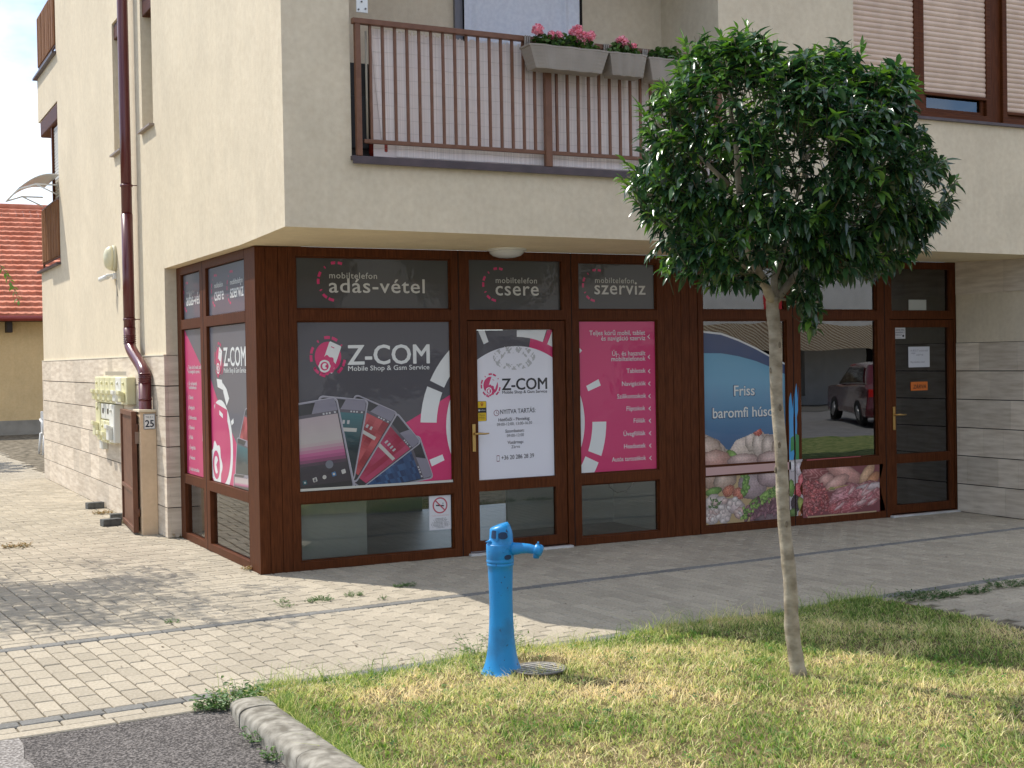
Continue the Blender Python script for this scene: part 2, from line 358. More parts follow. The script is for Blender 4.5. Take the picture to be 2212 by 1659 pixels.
def grass_mesh(name,x,y,hmin,hmax,wid,dry,z=None,lean=1.0):
    n=len(x); r=rng.random
    cl=1+.55*np.sin(x*23+3*np.sin(y*17))*np.sin(y*27+2*np.sin(x*19))+.3*np.sin(x*61)*np.sin(y*57)
    h=(hmin+(hmax-hmin)*r(n)**1.8)*np.clip(cl,.45,1.9); th=r(n)*2*np.pi; le=(r(n)*lean+.12)*h*1.3
    if z is None: z=np.array([lz(a,b) for a,b in zip(x,y)])
    dx,dy=np.cos(th),np.sin(th); ph=r(n)*2*np.pi; wx,wy=np.cos(ph),np.sin(ph); wd=wid*(.6+.8*r(n))
    V=np.zeros((n,5,3))
    def put(k,t,wf,zz): V[:,k,0]=x+dx*le*t+wx*wd*wf; V[:,k,1]=y+dy*le*t+wy*wd*wf; V[:,k,2]=z+zz*h-.004
    put(0,0,-1,0);put(1,0,1,0);put(2,.38,.8,.62);put(3,.38,-.8,.62);put(4,1.1,0,.95)
    base=np.arange(n)[:,None]*5
    quad=(base+np.array([[0,1,2,3]])).ravel(); tri=(base+np.array([[3,2,4]])).ravel()
    me=bpy.data.meshes.new(name); me.vertices.add(n*5); me.vertices.foreach_set('co',V.ravel())
    loops=np.empty((n,7),dtype=np.int32); loops[:,:4]=quad.reshape(n,4); loops[:,4:]=tri.reshape(n,3)
    me.loops.add(n*7); me.loops.foreach_set('vertex_index',loops.ravel())
    st=np.empty((n,2),dtype=np.int32); st[:,0]=np.arange(n)*7; st[:,1]=st[:,0]+4
    me.polygons.add(n*2); me.polygons.foreach_set('loop_start',st.ravel())
    green=np.array([.20,.33,.07]); green2=np.array([.52,.56,.20]); straw=np.array([.88,.73,.45]); dk=np.array([.06,.14,.025])
    d=np.clip(dry+.28*rng.standard_normal(n),0,1)[:,None]; e=r(n)[:,None]
    g1=dk*(1-e)+green*e; c=np.where(d<.45,g1*(1-d/.45)+green2*(d/.45),green2*(1-(d-.45)/.55)+straw*((d-.45)/.55))
    c=c*(.8+.4*r(n)[:,None])
    ca=me.color_attributes.new('Col','FLOAT_COLOR','CORNER')
    cc=np.ones((n,7,4)); cc[:,:,:3]=c[:,None,:]; ca.data.foreach_set('color',cc.ravel())
    me.materials.append(m_grass); me.update(); me.validate()
    o=bpy.data.objects.new(name,me); COL.objects.link(o); o['kind']='stuff'; return o
m_grass=attrmat('grass_blades',.6,.25,trans=.35)
NG=120000
x=rng.uniform(-1.24,3.36,NG); y=-3.4-(rng.random(NG)**1.25)*3.6
tp=np.array([lawn_top(a) for a in x])+.05*rng.random(NG)
k=(y<tp)&(x<3.3+.05*np.sin(y*4))&(x>-1.22+.04*rng.random(NG))
x,y=x[k],y[k]
# thin out where very dry, keep the grate and pump foot clear
d=dryness(x,y); k=rng.random(len(x))>.45*np.clip(d-.6,0,1); k&=((x-.16)**2+(y+4.0)**2)>.011; k&=~((((x-.385)/.16)**2+((y+4.03)/.15)**2<1)&(rng.random(len(x))<.96)); x,y,d=x[k],y[k],d[k]
o=grass_mesh('grass',x,y,.012,.040,.0028,d); o['label']='short patchy lawn grass, green and straw coloured'
NT=3600; x=rng.uniform(-1.2,3.3,NT); y=-3.6-rng.random(NT)*3; k=np.array([inlawn(a,b) for a,b in zip(x,y)]); x,y=x[k],y[k]
o=grass_mesh('grass_stalks',x,y,.035,.07,.0013,np.clip(dryness(x,y)+.38,0,1)); o['label']='taller thin dry stalks standing in the lawn'
# clover and small broad leaves in the turf
t=MB(); rc_=random.Random(31)
for _ in range(230):
    cx_=rc_.uniform(-1.15,3.2); cy_=-3.75-rc_.random()*3
    if not inlawn(cx_,cy_): continue
    cc_=rc_.choice([(.09,.20,.05),(.13,.27,.06),(.07,.15,.05),(.20,.30,.10)]); rad_=rc_.uniform(.015,.06)
    for k in range(rc_.randint(5,26)):
        a_=rc_.uniform(0,6.28); q_=rad_*math.sqrt(rc_.random()); x_,y_=cx_+q_*math.cos(a_),cy_+q_*math.sin(a_); z_=lz(x_,y_)+rc_.uniform(.012,.034); s_=rc_.uniform(.004,.009); tl_=rc_.uniform(-.5,.5)
        V=[(x_+s_*math.cos(a_+j*1.05)*(1.3 if j%3==0 else .7),y_+s_*math.sin(a_+j*1.05)*(1.3 if j%3==0 else .7),z_+s_*tl_*math.cos(j*1.05)) for j in range(6)]
        f_=rc_.uniform(.75,1.25); t.add(V,[tuple(range(6))],0,tuple(v*f_ for v in cc_))
o=t.build('clover',m_grass,usecol=True); o['kind']='stuff'; o['label']='low clover and broad leaved weeds scattered through the lawn'
# fringe along the paving edge
NT=2600; x=rng.uniform(-1.35,3.3,NT); y=np.array([lawn_top(a) for a in x])+rng.normal(0,.03,NT)-.02
o=grass_mesh('grass_fringe',x,y,.03,.12,.0013,np.clip(dryness(x,y)-.15,0,1)); o['label']='ragged grass fringe along the lawn edge'
# grass against kerb
NT=3500; x=rng.uniform(-1.2,-1.08,NT); y=-4.1-rng.random(NT)*2.4
o=grass_mesh('kerb_grass',x,y,.03,.10,.0018,np.clip(.12+.2*rng.random(NT),0,1)); o['label']='green grass growing along the inner side of the kerb'

# ================================================================ BUILDING
D=-1.17; E=-.11
B=thing('apartment_building',(0,0,0),'cream apartment building with overhanging upper floors and brown shopfront','building')
def zf(x,y): return 2.69-.0065*(x+.11)
wall=MB()
hx=[(.41,3.74,3.22,5.45),(5.23,9.5,3.90,5.45)]
wall.sheet('F',E,11,2.70,9.0,hx+[(.41,3.74,6.2,8.4),(5.23,9.5,6.9,8.4)],D,D+.25)
wins=[(3.08,3.60,4.135,5.50),(4.62,5.13,4.115,5.60)]
wall.sheet('L',D+.25,11.17,2.70,9.0,wins+[(9.25,11.17,3.19,5.48),(9.25,11.17,6.16,8.2)],E,E+.25)
# lower left wall above stone
wall.sheet('L',2.73,11.17,1.805,2.70,[],E,E+.25)
wall.box(E+.25,3,10.9,11.17,0,3.19)      # rear return
wall.box(E+.25,3,9.25,9.45,3.19,9.0)   # inner loggia cheek wall
wall.box(.0,.25,2.735,3.0,1.805,2.70)
wall.box(E+.25,11,9.45,9.7,5.5,9)
# reveals' inner backing and balcony recess
wall.box(.16,.41,D+.25,-.05,2.9,9)          # balcony left cheek
wall.box(3.74,3.99,D+.25,-.05,2.9,9)       # balcony right cheek
wall.box(.41,3.74,-.30,-.05,3.18,9)        # balcony back wall
wall.box(3.99,11,-.3,-.05,2.75,9)
wall.box(.41,3.74,D+.02,-.3,5.45,6.2)
wall.box(7.65,11.5,-1.15,3.5,0,2.67)       # right wall core
o=P(wall,'wall',m_stucco,B)
sf=MB()
def soff(x0,x1,y0,y1):
    f=lambda x,y: zf(x,y) if y<-.5 else 2.657
    vs=[(x0,y0,f(x0,y0)),(x1,y0,f(x1,y0)),(x1,y1,f(x1,y1)),(x0,y1,f(x0,y1))]+[(x0,y0,2.7),(x1,y0,2.7),(x1,y1,2.7),(x0,y1,2.7)]
    sf.add(vs,[(3,2,1,0),(4,5,6,7)],0); sf.add(vs,[(0,1,5,4),(1,2,6,5),(2,3,7,6),(3,0,4,7)],1)
soff(E,11,D,.02); soff(E,.4,.02,2.735)
P(sf,'soffit',[m_soffit,m_stucco],B)
rf=MB(); rf.box(E-.0,11.2,D-.0,11.3,9.0,9.25); P(rf,'roof',m_ledge,B)
fl=MB(); fl.box(.41,3.74,D+.25,-.30,3.02,3.18); P(fl,'balcony_floor',m_ledge,B)
lg=MB(); lg.box(.40,3.73,D-.045,D+.26,3.195,3.225); lg.box(.40,3.73,D-.05,D-.042,3.165,3.222); P(lg,'balcony_sill',m_ledge,B,bevel=.003)
# stone cladding
st=MB()
def course(z0,z1): return z0+.004,z1-.004
rs=random.Random(3)
for c in range(6):
    z0,z1=c*.3+.0045,(c+1)*.3-.0045
    if c==5: z0,z1=1.506,1.80
    y=2.715; first=True
    while y<11.17:
        y1=min(11.18,y+rs.choice((.3,.45,.6,.6,.8)))
        st.box(E-.025,E+.01,y+.0008,y1-.0008,z0,z1); y=y1
    st.box(E+.011,.06,2.715,2.76,z0,z1)   # return beside shop window
P(st,'stone_cladding',m_trav,B,bevel=.0015); st=MB()
# right wall stone: courses to 1.8, then band at the top
for c in range(7):
    if c==6: P(st,'stone_cladding',m_trav,B,bevel=.0015); st=MB()
    z0,z1=(c*.3+.0045,(c+1)*.3-.0045) if c<6 else (2.31,2.668)
    y=-1.16
    while y<-.012:
        y1=min(-.012,y+rs.choice((.26,.33,.42,.5)))
        st.box(7.625,7.655,y+.0008,y1-.0008,z0,z1); y=y1
P(st,'stone_cladding',m_trav,B,bevel=.0015)
gl=MB()
gl.box(E-.012,E+.0,2.73,11.17,0,1.8); P(gl,'stone_joints',m_gap,B); gl=MB(); gl.box(7.634,7.65,-1.15,-.012,0,1.8); P(gl,'stone_joints',m_gap,B); gl=MB(); gl.box(E,.045,2.73,2.75,0,1.8)
P(gl,'stone_joints',m_gap,B)
sl_=MB(); sl_.box(7.636,7.65,-1.155,-.012,1.8,2.31); P(sl_,'smooth_render',m_stucco,B)
tr=MB(); tr.box(E-.030,E+.0,2.71,11.18,1.802,1.812); P(tr,'cladding_cap',mat('cap_render',(.72,.66,.52),.8),B)
rc=MB(); rc.box(E-.0255,E-.02,4.6,5.87,1.60,1.645); P(rc,'wall_chase',mat('chase_brown',(.33,.29,.23),.9),B)  # thin darker brown strip laid on the cladding
rc=MB(); rc.box(E-.0262,E-.02,2.98,3.07,1.18,1.35); P(rc,'patch_cover',noisy('patch_cover',(.40,.34,.26),(.5,.44,.35),scale=9),B)
# left narrow windows
for i,(a0,a1,b0,b1) in enumerate(wins):
    wn=MB(); wn.box(E+.19,E+.24,a0,a1,b0,b1); f=P(wn,'window',m_woodh,B)
    s_=MB(); s_.box(E-.05,E+.19,a0-.04,a1+.04,b0-.022,b0-.003); P(s_,'sill',mat('sill_sheet_%d'%i,(.28,.22,.18),.5),f)
    s_=MB(); s_.box(E+.02,E+.17,a0+.002,a1-.002,b1-.18,b1-.002); P(s_,'shutter_box',m_woodh,f,bevel=.01)
    g_=MB(); g_.box(E+.184,E+.188,a0+.06,a1-.06,b0+.06,b1-.06); P(g_,'pane',m_glass,f)
# loggias on the left: sills, reed railings, roller box, awning
for zz in (6.145,3.165):
    lo=MB(); lo.box(E-.06,.5,9.22,11.25,zz,zz+.03); P(lo,'loggia_sill',m_ledge,B)
m_reedb=noisy('brown_reed',(.17,.07,.03),(.38,.19,.085),scale=4,rough=.7,stretch=(60,60,1))
for z0,z1 in ((6.27,7.06),(3.28,4.13)):
    rr=MB(); rr.box(E-.0,E+.03,9.27,11.0,z1-.04,z1); rr.box(E,E+.03,9.27,11.0,z0,z0+.03); rr.box(E,E+.03,10.97,11.0,z0-.1,z1); rr.box(E,E+.03,9.27,9.3,z0-.1,z1)
    rl_=P(rr,'balcony_railing',m_rail,B)
    rr=MB(); y=9.3
    while y<10.96:
        rr.box(E-.012-.01*(random.random()),E+.006,y,y+.017,z0+.02,z1-.03-.02*random.random()); y+=.029
    P(rr,'reed_screen',m_reedb,rl_)
    rr=MB(); y=9.4
    while y<10.96: rr.box(E+.008,E+.024,y,y+.016,z0+.03,z1-.04); y+=.11
    P(rr,'baluster',m_rail,rl_)
rb=MB(); rb.box(E+.0,E+.22,9.28,10.95,5.22,5.46); lw=P(rb,'window',m_woodh,B,bevel=.02)
rb=MB(); rb.box(E+.02,E+.09,9.95,10.02,4.0,5.22); P(rb,'frame',m_wood,lw)
rb=MB(); z=3.9
while z<5.2: rb.box(E+.05,E+.075,9.3,9.94,z,z+.034); z+=.045
P(rb,'roller_shutter',mat('grey_slats',(.55,.53,.48),.5),lw)
# ---------------- big upper right windows
m_shut=noisy('tan_shutter_slats',(.60,.45,.35),(.68,.52,.41),scale=6,rough=.5,spec=.35,big=.08)
for i,(x0,x1,zb) in enumerate(((5.235,5.99,3.915),(6.11,6.91,4.145),(7.19,8.0,4.03),(8.12,8.9,3.915))):
    sh=MB(); z=zb
    while z<5.44:
        n=5; vs=[]
        for k in range(n+1):
            t=k/n; vs+= [(x0,D+.052-.011*math.sin(math.pi*t),z+.0465*t),(x1,D+.052-.011*math.sin(math.pi*t),z+.0465*t)]
        sh.add(vs,[(2*k,2*k+1,2*k+3,2*k+2) for k in range(n)],sm=True); z+=.048
    fr=MB(); holes=[(x0,x1,3.965 if zb>4 else zb-.0,5.45)]
    fr.sheet('F',x0-(.06 if i else .004),x1+.06,3.90,5.45,holes,D+.03,D+.10)
    fr.box(x0-.0,x1+.0,D+.028,D+.06,zb-.03,zb-.001) if zb>4 else None
    wnd=P(fr,'window',m_woodh,B,bevel=.004)
    P(sh,'roller_shutter',m_shut,wnd)
    if zb>4:
        gg=MB(); gg.box(x0,x1,D+.085,D+.089,3.965,zb); P(gg,'pane',m_glass2,wnd)
        gg=MB(); gg.sheet('F',x0+.01,x1-.01,3.968,5.3,[(x0+.05,x1-.05,4.0,5.2)],D+.06,D+.08); P(gg,'casement',m_woodh,wnd)
        gg=MB(); gg.box(x1-.2,x1-.08,D+.14,D+.145,3.95,5.0); P(gg,'curtain',mat('grey_curtain%d'%i,(.4,.42,.45),.9),wnd)
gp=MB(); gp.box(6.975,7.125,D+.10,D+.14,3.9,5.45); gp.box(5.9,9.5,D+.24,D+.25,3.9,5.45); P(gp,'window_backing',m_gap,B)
gp=MB(); gp.box(6.972,7.128,D+.06,D+.10,3.9,5.45); P(gp,'coupling_panel',m_wood,B)
gp=MB(); gp.box(5.19,9.5,D-.04,D+.05,3.872,3.897); P(gp,'window_sill',m_ledge,B)

# ---------------- balcony railing
rail=MB(); rail.box(.42,3.74,D-.055,D-.005,4.195,4.235); RL=P(rail,'balcony_railing',m_rail,B,bevel=.003)
r_=MB(); r_.box(.50,3.72,D-.035,D-.008,3.322,3.352); P(r_,'bottom_rail',m_rail,RL,bevel=.003)
for x0,x1,lo_ in ((.437,.478,3.225),(2.022,2.08,3.225),(3.69,3.73,3.225)):
    r_=MB(); r_.box(x0,x1,D-.052,D-.008,lo_,4.195); P(r_,'post',m_rail,RL,bevel=.003)
bx=.562; k=0
proto=None
while bx<3.66:
    if not(2.0<bx<2.1):
        if proto is None:
            r_=MB(); r_.box(-.0095,.0095,-.010,.010,3.352,4.195); r_.box(-.0095,.0095,-.010,.010,3.352,3.353)
            proto=bpy.data.objects.new('baluster',None); bpy.data.objects.remove(proto)
            proto=r_.build('baluster',m_rail); pm=proto; pm.location=(bx,D-.022,0)
            pm.parent=RL
        else:
            c=pm.copy(); c.location=(bx,D-.022,0); COL.objects.link(c); c.parent=RL
    bx+=.0985
# ---------------- curtain at the back, wall bracket
m_sheet=noisy('white_cotton',(.66,.69,.76),(.74,.77,.83),scale=30,rough=.9,spec=.1,bump=.1)
def cloth(x0,x1,z0,z1,y,amp,n=90):
    mb=MB(); rows=24; V=[]
    for j in range(rows+1):
        t=j/rows
        for i in range(n+1):
            s_=i/n; fold=amp*(math.sin(s_*9+.4)+.5*math.sin(s_*23+1.3+t*.8))*(.5+.5*t)
            fold+=amp*1.2*math.exp(-((s_-.06)/.03)**2)-amp*1.3*math.exp(-((s_-.86-.03*t)/.025)**2)
            V.append((x0+(x1-x0)*s_*(1-.02*t)+.012*math.sin(t*5),y+fold,z1+(z0-z1)*t))
    mb.add(V,[(j*(n+1)+i,(j+1)*(n+1)+i,(j+1)*(n+1)+i+1,j*(n+1)+i+1) for j in range(rows) for i in range(n)],sm=True); return mb
c=cloth(1.72,2.83,3.45,5.2,-.38,.02).build('curtain',m_sheet)
tag(c,'pale white curtain hanging behind the balcony railing','curtain'); 
md=c.modifiers.new('s','SOLIDIFY'); md.thickness=.003
r_=MB(); r_.box(1.66,1.73,-.335,-.302,3.18,5.4); r_.box(1.73,2.9,-.32,-.302,3.18,5.3,1); P(r_,'balcony_door',[mat('grey_door_frame',(.16,.16,.18),.5),m_gap],B)
t=MB(); t.box(.47,.56,D+.0,D+.012,4.29,4.48); b_=thing('wall_bracket',(.5,D,4.3),'white metal bracket plate above the balcony rail','bracket'); P(t,'plate',mat('white_enamel',(.75,.77,.76),.4),b_,bevel=.004)
m_scr=mat('dark_screw',(.1,.1,.1),.5)
for x_,z_ in ((.485,4.31),(.54,4.32),(.51,4.37)): t=MB(); t.lathe([(.007,0),(.007,.006)],(x_,D+.0,z_),10,Matrix.Rotation(R(90),3,'X')); P(t,'screw',m_scr,b_)
# ---------------- reed screen on the balcony
m_reed=noisy('pinkish_reed',(.86,.765,.72),(.92,.84,.80),scale=3,rough=.8,stretch=(40,40,.6),spec=.2,isl=.10)
rd=MB(); x_=.585
while x_<3.70:
    j=random.random(); top=4.165+.03*random.random() if x_>.75 else 4.19
    bot=3.245 if x_>.78 else 3.36
    sx=x_+max(0,(.62-x_))*0
    lean=.085*max(0,(.75-x_)/.17)
    w_=.0036+.0008*j
    rd.add([(x_-w_,D+.035,top),(x_,D+.0325,top),(x_+w_,D+.035,top),(x_-w_+lean,D+.035,bot),(x_+lean,D+.0325,bot),(x_+w_+lean,D+.035,bot)],[(0,3,4,1),(1,4,5,2)],sm=True)
    x_+=.0086
RS=rd.build('reed_screen',m_reed); tag(RS,'pale pinkish reed privacy screen tied behind the brown balcony balusters','reed screen')
rw=MB()
for z_ in (4.12,4.02,3.92,3.82,3.72,3.62,3.52,3.42,3.30):
    rw.tube([(.6+.05*i if False else .6+i*.16,D+.0275,z_+.004*math.sin(i*1.7+z_*9)) for i in range(20)],.0009,5)
rw=rw.build('wire',mat('binding_wire',(.50,.44,.40),.6)); setp(rw,RS)
bk=MB(); bk.box(.6,3.70,D+.042,D+.046,3.24,4.15); bk=bk.build('backing_cloth',mat('screen_cloth',(.80,.70,.66),.95)); setp(bk,RS)
# clutter at the left of the balcony
t=MB(); t.tube([(.545,D+.02,3.36),(.545,D+.02,4.16)],.0085,8); o=t.build('pale_rod',mat('pale_wood',(.5,.45,.36),.7)); tag(o,'pale wooden rod standing upright at the left end of the balcony','rod')
t=MB(); t.box(.43,.62,D+.14,D+.4,3.22,3.95); t.box(.45,.60,D+.12,D+.14,3.3,3.7); o=t.build('storage_box',mat('black_plastic',(.012,.012,.013),.5),bevel=.03); tag(o,'black storage cabinet behind the left end of the balcony railing','cabinet')
t=MB(); t.lathe([(.075,0),(.1,.06),(.1,.12),(.09,.12)],(.70,D+.14,3.22),20); o=t.build('plant_pot',mat('red_plastic',(.30,.03,.015),.5)); tag(o,'red pot standing on the balcony floor under the bottom rail','pot')

# ================================================================ SHOPFRONT
zt,zu,zm,zn,zl,zb=2.578,2.143,2.049,.645,.553,.07
def gapline(mb,x,z0=.0,z1=2.645): mb.box(x-.004,x+.004,-.006,.03,z0,z1)
FD=.07
# corner column with cladding boards
cc=MB(); cc.box(0,.085,-.0,.30,0,2.65); cc.box(.088,.19,-.0,.05,0,2.65); cc.box(.193,.273,0,.05,0,2.65); cc.box(.0,.06,.302,.31,0,2.65)
P(cc,'corner_column',m_wood,B,bevel=.002)
def shopwin(x0,x1,g0,g1,low=True,zr=(zb,zl,zn,zm,zu,zt),glass=None,mats=None):
    holes=[(g0,g1,zr[4],zr[5]),(g0,g1,zr[2],zr[3]),(g0,g1,zr[0],zr[1])]
    f=MB(); f.sheet('F',x0,x1,.0,2.655,holes,0,FD); W_=P(f,'shop_window',m_wood,B,bevel=.004)
    # glazing beads
    bd_=MB()
    for h in holes: bd_.sheet('F',h[0],h[1],h[2],h[3],[(h[0]+.012,h[1]-.012,h[2]+.012,h[3]-.012)],.022,.06)
    P(bd_,'glazing_bead',m_woodh,W_)
    for h in holes:
        p_=MB(); p_.box(h[0]+.006,h[1]-.006,.038,.044,h[2]+.006,h[3]-.006); P(p_,'pane',glass or m_glass,W_)
    return W_
shopwin(.275,1.800,.343,1.729)
shopwin(2.928,3.925,3.003,3.847)
shopwin(4.31,5.445,4.373,5.373,glass=m_glass2)
shopwin(5.453,6.640,5.543,6.545,glass=m_glass2)
pc=MB(); x_=3.928
for w_ in (.095,.095,.095,.094): pc.box(x_,x_+w_-.003,.004,.05,0,2.655); x_+=w_
P(pc,'wood_panel',m_wood,B,bevel=.002)
def shopdoor(x0,x1,t0,t1,l0,l1,g0,g1,glass,zlow=.118,zgb=.648):
    f=MB(); f.sheet('F',x0,x1,0,2.655,[(t0,t1,zu,zt),(l0,l1,.02,2.052)],0,FD)
    Dr=P(f,'shop_door',m_wood,B,bevel=.004)
    lf=MB(); lf.sheet('F',l0+.006,l1-.006,.03,2.046,[(g0,g1,zgb,1.968),(g0,g1,zlow,.551)],.008,.065); leaf=P(lf,'door_leaf',m_wood,Dr,bevel=.004)
    gg=MB(); gg.box(t0,t1,.040,.046,zu,zt); P(gg,'transom_pane',glass,Dr)
    gg=MB(); gg.box(g0,g1,.038,.044,zgb,1.968); P(gg,'pane',glass,Dr)
    gg=MB(); gg.box(g0,g1,.038,.044,zlow,.551); P(gg,'pane',glass,Dr)
    th=MB(); th.box(l0-.02,l1+.02,-.05,.06,-.01,.018); P(th,'threshold',noisy('aluminium_threshold',(.45,.45,.44),(.6,.6,.58),scale=8,rough=.45,metal=.0),Dr,bevel=.003)
    xh=l0+.048
    h=MB(); h.box(xh-.015,xh+.015,-.004,.008,.905,1.145); h.tube([(xh,-.004,1.06),(xh,-.045,1.062)],.009,10)
    h.tube([(xh,-.045,1.062),(xh+.03,-.052,1.064),(xh+.08,-.05,1.060),(xh+.125,-.046,1.062)],[.009,.0105,.009,.006],10)
    h.lathe([(.008,0),(.008,.006)],(xh,-.004,.96),12,Matrix.Rotation(R(90),3,'X'))
    P(h,'door_handle',mat('brass',(.62,.42,.16),.32,metal=1),Dr,bevel=.002)
    return Dr
shopdoor(1.806,2.922,1.907,2.827,1.878,2.862,1.975,2.741,m_glass)
shopdoor(6.648,7.745-.10,6.741,7.565,6.710,7.615,6.795,7.545,m_glass2)
dg=MB()
for x_ in (1.803,2.925,5.449,6.644): dg.box(x_-.003,x_+.003,-.001,.06,0,2.65)
dg.box(.04,7.64,.071,.075,2.6,2.66); dg.box(1.86,2.88,.066,.072,2.03,2.07); dg.box(6.69,7.63,.066,.072,2.03,2.07)  # strips behind the door leaf tops are added to block leaking light
P(dg,'frame_joint',m_gap,B)
# left side windows (plane x=0)
fs_=MB(); 
for y0,y1,g0,g1 in ((.312,1.690,.372,1.580),(1.697,2.712,1.805,2.541)):
    holes=[(g0 if y0>.4 else .311,g1,zu,zt),(g0 if y0>.4 else .311,g1,zn,zm),(g0 if y0>.4 else .311,g1,zb,zl)]
    f=MB(); f.sheet('L',y0-(.001 if y0<.4 else 0),y1,0,2.655,[(a+.0,b,c_,d_) for a,b,c_,d_ in holes],0.0,FD); W_=P(f,'shop_window',m_wood,B,bevel=.004)
    for h in holes:
        p_=MB(); p_.box(.034,.040,h[0]+.002,h[1]-.006,h[2]+.006,h[3]-.006); P(p_,'pane',m_glass,W_)
dg=MB(); dg.box(-.001,.05,1.690,1.697,0,2.65); dg.box(.01,.06,2.712,2.73,0,2.65); P(dg,'frame_joint',m_gap,B)
# interiors
m_int=noisy('shop_interior_paint',(.70,.73,.69),(.76,.78,.74),scale=3,rough=.9); m_intf=noisy('shop_floor_tile',(.14,.14,.135),(.19,.19,.18),scale=4,rough=.4)
i_=MB(); i_.box(.10,2.88,3.4,3.5,0,2.65); i_.box(2.88,4.1,1.25,1.3,0,2.65); i_.box(4.1,4.15,.08,3.5,0,2.65); i_.box(.1,4.1,.08,3.5,2.60,2.65); P(i_,'interior_wall',m_int,B)
i_=MB(); i_.box(.08,7.65,.076,3.5,-.02,.012); P(i_,'interior_floor',m_intf,B)
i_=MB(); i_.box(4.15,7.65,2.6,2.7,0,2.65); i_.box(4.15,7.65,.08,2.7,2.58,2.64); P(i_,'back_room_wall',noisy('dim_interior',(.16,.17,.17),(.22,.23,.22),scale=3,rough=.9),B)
t=MB(); t.box(.45,1.05,.35,.75,.012,.55); t.box(.47,1.03,.345,.35,.05,.28); t.box(.47,1.03,.345,.35,.30,.52); o=t.build('cabinet',mat('white_laminate',(.62,.62,.58),.5),bevel=.006); tag(o,'low white cabinet inside the shop behind the first bottom pane','cabinet')
t=MB(); t.tube([(3.35,.12,.60),(3.38,.14,.50),(3.47,.16,.44),(3.58,.16,.45),(3.64,.13,.52)],.006,6); o=t.build('cable',mat('black_cable',(.02,.02,.02),.5)); tag(o,'thin black cable looping inside the pane below the pink poster','cable')
t=MB(); t.box(7.36,7.50,.30,1.4,.012,2.5); o=t.build('inner_wall',m_int); setp(o,B)

# ---------------------------------------------------------------- printed posters
def txt(s,bold=.0,spacing=1.0,res=3,shear=0):
    cu=bpy.data.curves.new('t','FONT'); cu.body=s; cu.resolution_u=res; cu.offset=bold; cu.space_character=spacing; cu.shear=shear
    ob=bpy.data.objects.new('t',cu); COL.objects.link(ob)
    bpy.context.view_layer.update()
    me=bpy.data.meshes.new_from_object(ob.evaluated_get(bpy.context.evaluated_depsgraph_get()))
    V=[(v.co.x,v.co.y) for v in me.vertices]; F=[tuple(p.vertices) for p in me.polygons]
    bpy.data.objects.remove(ob); bpy.data.curves.remove(cu); bpy.data.meshes.remove(me)
    return V,F
def clip(poly,x0,x1,y0,y1):
    def cut(P_,ins,inter):
        o=[]
        for i in range(len(P_)):
            a,b=P_[i-1],P_[i]
            if ins(b):
                if not ins(a): o.append(inter(a,b))
                o.append(b)
            elif ins(a): o.append(inter(a,b))
        return o
    def ix(v): return lambda a,b:(v,a[1]+(b[1]-a[1])*(v-a[0])/(b[0]-a[0]))
    def iy(v): return lambda a,b:(a[0]+(b[0]-a[0])*(v-a[1])/(b[1]-a[1]),v)
    for ins,it in ((lambda p:p[0]>=x0,ix(x0)),(lambda p:p[0]<=x1,ix(x1)),(lambda p:p[1]>=y0,iy(y0)),(lambda p:p[1]<=y1,iy(y1))):
        poly=cut(poly,ins,it)
        if len(poly)<3: return []
    return poly
WH=(.74,.76,.75); DG=(.075,.072,.085); MG=(.60,.028,.145); BK=(.03,.03,.035); TDG=(.052,.05,.047)
